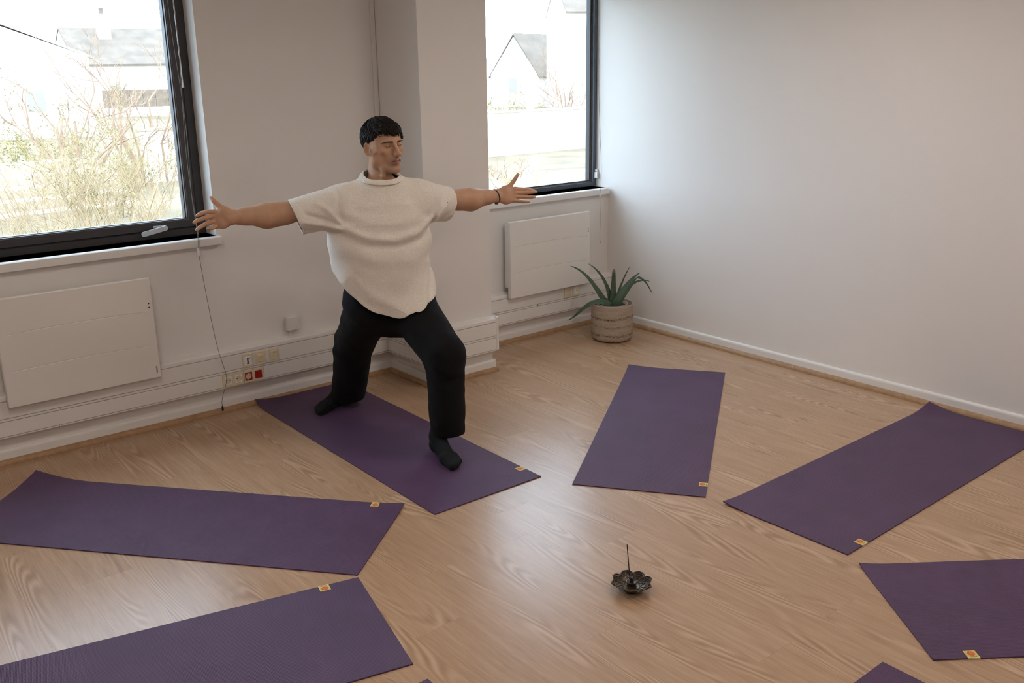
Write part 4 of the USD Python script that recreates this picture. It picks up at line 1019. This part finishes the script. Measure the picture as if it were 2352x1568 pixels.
def hair_cap():
    B = Blob(); B.ell(H(*EC), HR, (ER + V3(.0085, .0085, .0065))*HS, .01)
    B.ell(H(0, .024, .054), HR, np.array((.064, .060, .042))*HS, .02)
    def cut(P):
        l = head_local(P); return l[..., 2] - hairline(l[..., 0], l[..., 1])
    B.func(cut, HO, .2, .006, cut=True)
    return B
cv, cf = hair_cap().mesh(.003, extra=lambda P: -.010*(meshkit.fbm(head_local(P)*V3(60, 60, 45), 3, 2) - .45))
cv = taubin(cv, cf, 2)
hair = part(man, 'hair', (cv, cf), HAIRM, True, label='short wavy dark brown hair with a fringe')
rl = random.Random(21); locks = []
CROWN = unit((.1, -.45, .9))
tries = 0
while len(locks) < 2600 and tries < 20000:
    tries += 1
    d = unit([rl.gauss(0, 1), rl.gauss(0, 1), rl.gauss(.35, 1)])
    p = EC + d*ER*1.12
    if p[2] < hairline(p[0], p[1]) + .002: continue
    front = max(0, (p[1] + .02)/.1); ln = rl.uniform(.040, .070) + .020*min(front, 1)*(p[2] > .05)
    r0 = rl.uniform(.0010, .0027); ph = rl.uniform(0, 6.28); wv = rl.uniform(.10, .55); lift = rl.uniform(.000, .11) + .015*(p[2] > .09)
    cur = p.copy(); pts = []; rad = []; K = 9
    swirl = rl.gauss(0, .35)
    for i in range(K):
        t = i/(K - 1); nrm = unit((cur - EC)/(ER*ER))
        flow = cur - EC - CROWN*((cur - EC)@CROWN); flow = unit(flow + 1e-6); flow = flow - V3(0, 0, .4)*(cur[2] < .08) + V3(0, .30, 0) + V3(swirl*.3, 0, 0)
        side = np.cross(nrm, unit(flow)); wave = float(meshkit.noise(cur*V3(38, 38, 38)[None], 3)[0]) - .5
        dirv = unit(flow) + side*(wave*2.6 + wv*.8*math.sin(ph + t*5)); dirv = unit(dirv - nrm*(dirv@nrm))
        cur = cur + dirv*ln/K
        g = np.linalg.norm((cur - EC)/ER); base_s = 1.07 + lift*math.sin(math.pi*min(1, t*1.15 + .1)) + (.075 if cur[1] > .05 and cur[2] < .085 else 0)
        cur = EC + (cur - EC)/g*max(base_s, min(g, 1.2)) if g < base_s else cur
        cur = EC + (cur - EC)/np.linalg.norm((cur - EC)/ER)*base_s
        if cur[2] < hairline(cur[0], cur[1]) - ((.004 + .020*rl.random()) if cur[1] > .03 else .006*rl.random()): break
        pts.append(H(*cur)); rad.append(r0*(1 - t)**.6*(1.0 if i else .6) + .0006)
    if len(pts) >= 4: locks.append(tube(pts, rad, 4))
part(hair, 'locks', cat(*locks), HAIRM, True, kind='stuff')
# brows, lashes, moustache: short fine strokes
def strokes(n, fn, r, seed):
    g = random.Random(seed); out = []
    for _ in range(n):
        p, d, ln = fn(g); p, d = np.array(p), unit(d)
        out.append(tube([H(*p), H(*(p + d*ln*.55 + V3(0, .0006, 0))), H(*(p + d*ln))], [r, r*.9, r*.3], 4))
    return cat(*out)
F_BODY = body
def surf_y(x, z, y0=.125):
    """Where the face lies at (x, z): marched inwards along -y."""
    y = y0
    for _ in range(40):
        d = float(F_BODY.f(H(x, y, z)[None])[0])
        if d < .0004: break
        y -= max(d*.7, .0004)
    return y
BZ = .0075
def brow(s):
    tab = [(x, surf_y(s*x, BZ + .0035*math.sin((x - .010)/.042*2.6))) for x in np.linspace(.010, .052, 12)]
    xs, ys = np.array(tab).T
    def fn(g):
        x = g.uniform(.010, .052); z = BZ + .0035*math.sin((x - .010)/.042*2.6) + g.gauss(0, .0016)*(1.2 - (x - .01)/.05)
        return (s*x, np.interp(x, xs, ys) + .0005, z), (s*1.0, -.25, .35 - x*9), g.uniform(.006, .010)
    return strokes(300, fn, .00024, 5 + s)
for s in (-1, 1): part(man, 'eyebrow', brow(s), BROWM, True)
def lash(s):
    out = []
    for a in np.linspace(-1, 1, 18):
        x = s*(.0310 + .0140*a); z = -.0090 + .0030*a*a; y = surf_y(x, z) + .0002
        out.append(tube([H(x, y, z), H(x + s*.0012*(a + .3), y + .0028, z - .0020), H(x + s*.002*(a + .3), y + .0046, z - .0022)], [.0004, .0003, .00015], 4))
    return cat(*out)
for s in (-1, 1): part(man, 'eyelashes', lash(s), HAIRM, True)
mx = np.linspace(-.026, .026, 13); MY = np.array([[surf_y(x, z) for x in mx] for z in (-.0725, -.0645)])
def mo(g):
    x = g.uniform(-.026, .026); z = g.uniform(-.0715, -.0640) - abs(x)*.28; a = np.interp(x, mx, MY[0]); b = np.interp(x, mx, MY[1]); t = np.clip((z + .0725)/.008, 0, 1)
    return (x, a*(1 - t) + b*t - (.0012 if z < -.0725 else 0) + .0003, z), (np.sign(x)*.55, .10, -1), g.uniform(.003, .0055)
part(man, 'moustache', strokes(260, mo, .00018, 9), MOUSM, True)
LEATHER = plain('dark_leather', (.050, .024, .014), .5); PALEL = plain('pale_strap', (.52, .40, .30), .6)
wa = unit(LWR - LEL); wc = LWR - wa*.006
def ring(c, ax, ra, rb, r, n=48, tilt=0., seg=8):
    ax = unit(ax); a = unit(FU - ax*(FU@ax)); b = np.cross(ax, a); t = np.linspace(0, 2*math.pi, n)
    P = [c + a*ra*math.cos(k) + b*rb*math.sin(k) + ax*tilt*math.cos(k) for k in t]
    return tube(P, r, seg, False)
br = part(man, 'bracelet', ring(wc - wa*.003, wa, .0345, .030, .0030, tilt=-.008), LEATHER, True, label='dark leather bracelet on his left wrist')
part(br, 'strap', ring(wc + wa*.004, wa, .0345, .030, .0026, tilt=-.008), PALEL, True)
part(br, 'clasp', rbox(wc - FU*.040 - V3(.008, .008, .004), wc - FU*.040 + V3(.008, .008, .004), .003), BLACKP)
part(br, 'cord_loop', tube(smooth_path([wc + FU*.034 - wa*.008, wc + FU*.044 - wa*.012, wc + FU*.046 + wa*.002, wc + FU*.036 + wa*.006], 16), .0007, 5), LEATHER, True)
# ------------------------------------------------------------------ outside: garden, hedges, bare shrubs, houses
GZ = -1.2
GRASS = plain('winter_lawn', (.22, .165, .098), .95, vary=.35, vscale=.6)
RENDER_W = plain('white_render', (.78, .75, .70), .8, vary=.05, vscale=.5)
ROOFG = plain('grey_slate_roof', (.175, .130, .095), .7, vary=.2, vscale=1.2)
ROOFP = plain('pale_tile_roof', (.52, .42, .32), .75, vary=.12, vscale=1.5)
TIMB = plain('weathered_timber', (.235, .17, .12), .8, vary=.2, vscale=3)
GLASSD = plain('dark_window_glass', (0.325, 0.286, 0.247), .15)
TWIG = plain('pale_twigs', (.40, .285, .165), .9, vary=.3, vscale=3)
TWIGR = plain('reddish_twigs', (.37, .245, .165), .9, vary=.25, vscale=3)
TWIGG = plain('olive_foliage', (.30, .25, .105), .9, vary=.35, vscale=4)
CONC = plain('pale_concrete', (.44, .35, .26), .85, vary=.06, vscale=.8)
gx, gy = np.meshgrid(np.linspace(-60, 120, 70), np.linspace(.33, 150, 60), indexing='ij')
gz = GZ + .5*(meshkit.fbm(np.stack([gx*.08, gy*.08, gx*0], -1), 3, 4) - .5)*np.clip((gy - 4)/10, 0, 1)
gv = np.stack([gx, gy, gz], -1).reshape(-1, 3); ii, jj = np.meshgrid(np.arange(69), np.arange(59), indexing='ij'); a = (ii*60 + jj).ravel()
struct('ground', (gv, np.vstack([np.stack([a, a + 60, a + 61], 1), np.stack([a, a + 61, a + 1], 1)])), GRASS)
def house(name, label, cx, cy, yaw, w, d, eave, ridge, wallm, roofm, windows=(), chimney=None, group=None):
    """Gabled house, the ridge along its own x; windows: (face, along, z, width, height)."""
    t = thing(name, label, 'house', (cx, cy, GZ), yaw)
    wl = m3.Manifold(m3.Mesh(*[x.astype(dt) for x, dt in zip(arr(extrude_x([(-d/2, -.4), (d/2, -.4), (d/2, eave), (0, ridge - .15), (-d/2, eave)], -w/2, w/2)), (np.float32, np.uint32))]))
    part(t, 'wall', wl, wallm, False, world=False)
    sl = (ridge - eave)/(d/2)
    for s in (-1, 1):
        o = d/2 + .25
        p = [(0, ridge), (s*o, eave - .25*sl), (s*o, eave - .25*sl + .12), (0, ridge + .12)]
        if s > 0: p = p[::-1]
        part(t, 'roof_slope', extrude_x(p[::-1], -w/2 - .01, w/2 + .01), roofm, False, world=False)
    for f, u, z, ww, hh in windows:
        if f == 'front': lo, hi = (u - ww/2, -d/2 - .06, z), (u + ww/2, -d/2 + .02, z + hh)
        else: lo, hi = (-w/2 - .06, u - ww/2, z), (-w/2 + .02, u + ww/2, z + hh)
        wf = part(t, 'window', box(lo, hi), WHITEP, False, world=False)
        e = .08; ax = 0 if f == 'front' else 1
        lo2, hi2 = list(lo), list(hi); lo2[ax] += e; hi2[ax] -= e; lo2[2] += e; hi2[2] -= e
        k = 1 - ax; lo2[k] -= .02; hi2[k] = lo[k] + .01
        part(wf, 'pane', box(lo2, hi2), GLASSD, False, world=False)
    if chimney:
        u, v = chimney
        ch = part(t, 'chimney', box((u - .45, v - .35, eave), (u + .45, v + .35, ridge + 1.1)), wallm, False, world=False)
        part(ch, 'chimney_pot', tube([(u, v, ridge + 1.1), (u, v, ridge + 1.5)], .16, 10), ROOFG, world=False)
    return t
house('house', 'large white gabled house with a pale roof at the upper left behind the garden', 3.9, 52.0, math.radians(84), 9.0, 13.0, 3.9, 6.5, RENDER_W, ROOFP, [('side', 2.8, .9, 1.0, 1.6), ('side', -1.0, .9, 1.2, 1.5), ('side', -3.8, 1.2, 1.0, 1.2)])
house('house', 'white house with a grey roof and a white chimney, seen in the left window', 20.6, 74.0, math.radians(-4), 9.5, 9.0, 3.75, 6.3, RENDER_W, ROOFG, [('front', -2.2, 1.0, 1.0, 1.2), ('front', 2.4, 1.0, 1.4, 1.2)], (-1.8, -1.2))
house('house', 'white gabled house with a grey roof in the middle of the right window', 49.9, 57.6, math.radians(8), 8.0, 5.2, 2.5, 5.6, RENDER_W, ROOFG, [('front', -1.5, .8, 1.0, 1.1), ('side', 0, 1.0, 1.0, 1.3)])
house('house', 'house with a grey roof cut by the top right of the right window', 48.6, 49.0, math.radians(-30), 8.0, 7.0, 6.9, 9.2, RENDER_W, ROOFG, [('front', -2.2, 4.2, 1.0, 1.4), ('front', 0.2, 4.2, 1.0, 1.4)])
# low garden walls
t = thing('garden_wall', 'long white garden wall below the shrubs in the right window', 'wall', (18.0, 22.0, GZ), math.radians(-1.5))
part(t, 'wall', box((-14, -.12, -.2), (14, .12, 1.50)), RENDER_W, False, world=False); part(t, 'coping', box((-14.05, -.17, 1.50), (14.05, .17, 1.58), .01), CONC, False, world=False)
for i in range(9): part(t, 'post', box((-13 + i*3.2, -.10, 1.58), (-12.8 + i*3.2, .10, 1.80), .01), CONC, False, world=False)
t = thing('wooden_fence', 'low weathered board fence in front of the grey-roofed house, left window', 'fence', (19.6, 66.0, GZ), 0)
for i in range(8): part(t, 'board', box((-3.6 + i*.92, -.05, .72), (-2.72 + i*.92, .05, 1.92)), TIMB, False, world=False)
t = thing('patio_steps', 'pale garden steps and terrace edge left of the shrub thicket', 'steps', (.6, 19.0, GZ), math.radians(6))
for i in range(5): part(t, 'step', box((-1.9, -1.6 + i*.55, -.1), (1.5, -1.05 + i*.55, .18 + i*.22), .02), CONC, False, world=False)
def shrub(name, label, c, h, spread, nst, mat_, seed, leafy=0, depth=3, wind=.0, r0=.018, group=None, leafmat=None):
    """Bare branching shrub: every stem splits a few times; optional small leaves."""
    g = random.Random(seed); st, lv = [], []
    def grow(p, d, ln, r, lev):
        k = 4; pts = [p]; cur = p.copy(); dd = d.copy()
        for _ in range(k):
            dd = unit(dd + V3(g.gauss(0, .16), g.gauss(0, .16), g.gauss(.05, .12))); cur = cur + dd*ln/k; pts.append(cur.copy())
        st.append(tube(pts, np.linspace(r, r*.55, k + 1), 3 if lev else 4, False))
        if lev < depth:
            for _ in range(g.choice((2, 3, 3))):
                i = g.randint(1, k); nd = unit(dd + V3(g.gauss(0, .55), g.gauss(0, .55), g.gauss(.1, .4)))
                grow(pts[i], nd, ln*g.uniform(.45, .72), r*.55, lev + 1)
        elif leafy:
            for _ in range(leafy):
                q_ = pts[g.randint(1, k)] + V3(g.gauss(0, .05), g.gauss(0, .05), g.gauss(0, .05)); lv.append((q_, unit([g.gauss(0, 1), g.gauss(0, 1), g.gauss(0, 1)]), unit([g.gauss(0, 1), g.gauss(0, 1), g.gauss(.5, 1)])))
    for _ in range(nst):
        a = g.uniform(0, 6.283); rr_ = spread*.35*math.sqrt(g.random())
        grow(np.array(c, float) + V3(rr_*math.cos(a), rr_*math.sin(a), -.05), unit([math.cos(a)*spread/h*.55, math.sin(a)*spread/h*.55, 1 + g.uniform(-.2, .3)]), h*.52*g.uniform(.7, 1.1), r0, 0)
    t = thing(name, label, 'shrub' if 'tree' not in name else 'tree', c, group=group)
    part(t, 'branches', cat(*st), mat_, True, kind='stuff')
    if lv:
        V, F = [], []
        for i, (p, a, b) in enumerate(lv):
            b = unit(b - a*(a@b)); s = g.uniform(.035, .07); V += [p - a*s*.5, p + b*s*.35, p + a*s*.6, p - b*s*.35]; F += [(4*i, 4*i+1, 4*i+2), (4*i, 4*i+2, 4*i+3)]
        part(t, 'leaves', (np.array(V), np.array(F)), leafmat or TWIGG, False, kind='stuff')
    return t
shrub('bare_shrub', 'dense pale leafless shrub filling the lower right of the left window', (-.35, 11.2, GZ), 3.1, 2.3, 26, TWIG, 1, r0=.012, depth=4)
shrub('bare_shrub', 'pale leafless shrub at the centre of the left window, behind the dense one', (-.9, 13.6, GZ), 2.6, 2.4, 24, TWIG, 2, r0=.012, depth=4)
shrub('bare_shrub', 'pale tangled shrub at the lower left corner of the left window', (-1.9, 10.4, GZ), 2.0, 2.0, 22, TWIG, 3, r0=.011, depth=4)
shrub('bare_shrub', 'tall pale shrub against the right frame of the left window', (1.5, 14.0, GZ), 3.0, 2.6, 26, TWIG, 4, r0=.012, depth=4)
shrub('evergreen_shrub', 'olive green rounded conifer behind the pale shrubs in the left window', (1.1, 16.6, GZ), 2.5, 1.5, 20, TWIGG, 5, leafy=16, depth=2)
shrub('evergreen_shrub', 'small dark green bush beside the white house in the left window', (1.75, 24.5, GZ), 2.4, 2.2, 16, TWIGG, 6, leafy=16, depth=2)
shrub('bare_tree', 'thin leafless tree with reddish twigs before the grey-roofed house', (4.4, 23.0, GZ), 5.2, 3.0, 12, TWIGR, 7, r0=.04)
shrub('ivy_tree', 'slender ivy-covered tree in front of the white house', (1.45, 20.5, GZ), 4.0, 1.2, 7, TWIGR, 8, leafy=6, depth=3, r0=.05)
shrub('evergreen_shrub', 'olive hedge bush behind the garden wall, left side of the right window', (18.9, 25.0, GZ), 2.7, 3.6, 26, TWIGG, 9, leafy=14, depth=2)
shrub('bare_shrub', 'reddish leafless shrub before the grey roof in the right window', (22.2, 25.5, GZ), 3.6, 2.6, 26, TWIGR, 10, r0=.016)
shrub('bare_shrub', 'pale leafless shrub below the wall at the left of the right window', (9.3, 13.2, GZ), 1.9, 2.6, 22, TWIG, 11, r0=.011)
shrub('bare_shrub', 'low reddish shrub at the bottom of the right window', (12.4, 16.8, GZ), 1.2, 2.4, 20, TWIGR, 12, r0=.011)
shrub('bare_tree', 'thin forked leafless tree at the right edge of the right window', (24.2, 26.5, GZ), 4.6, 2.0, 8, TWIGR, 13, r0=.04)
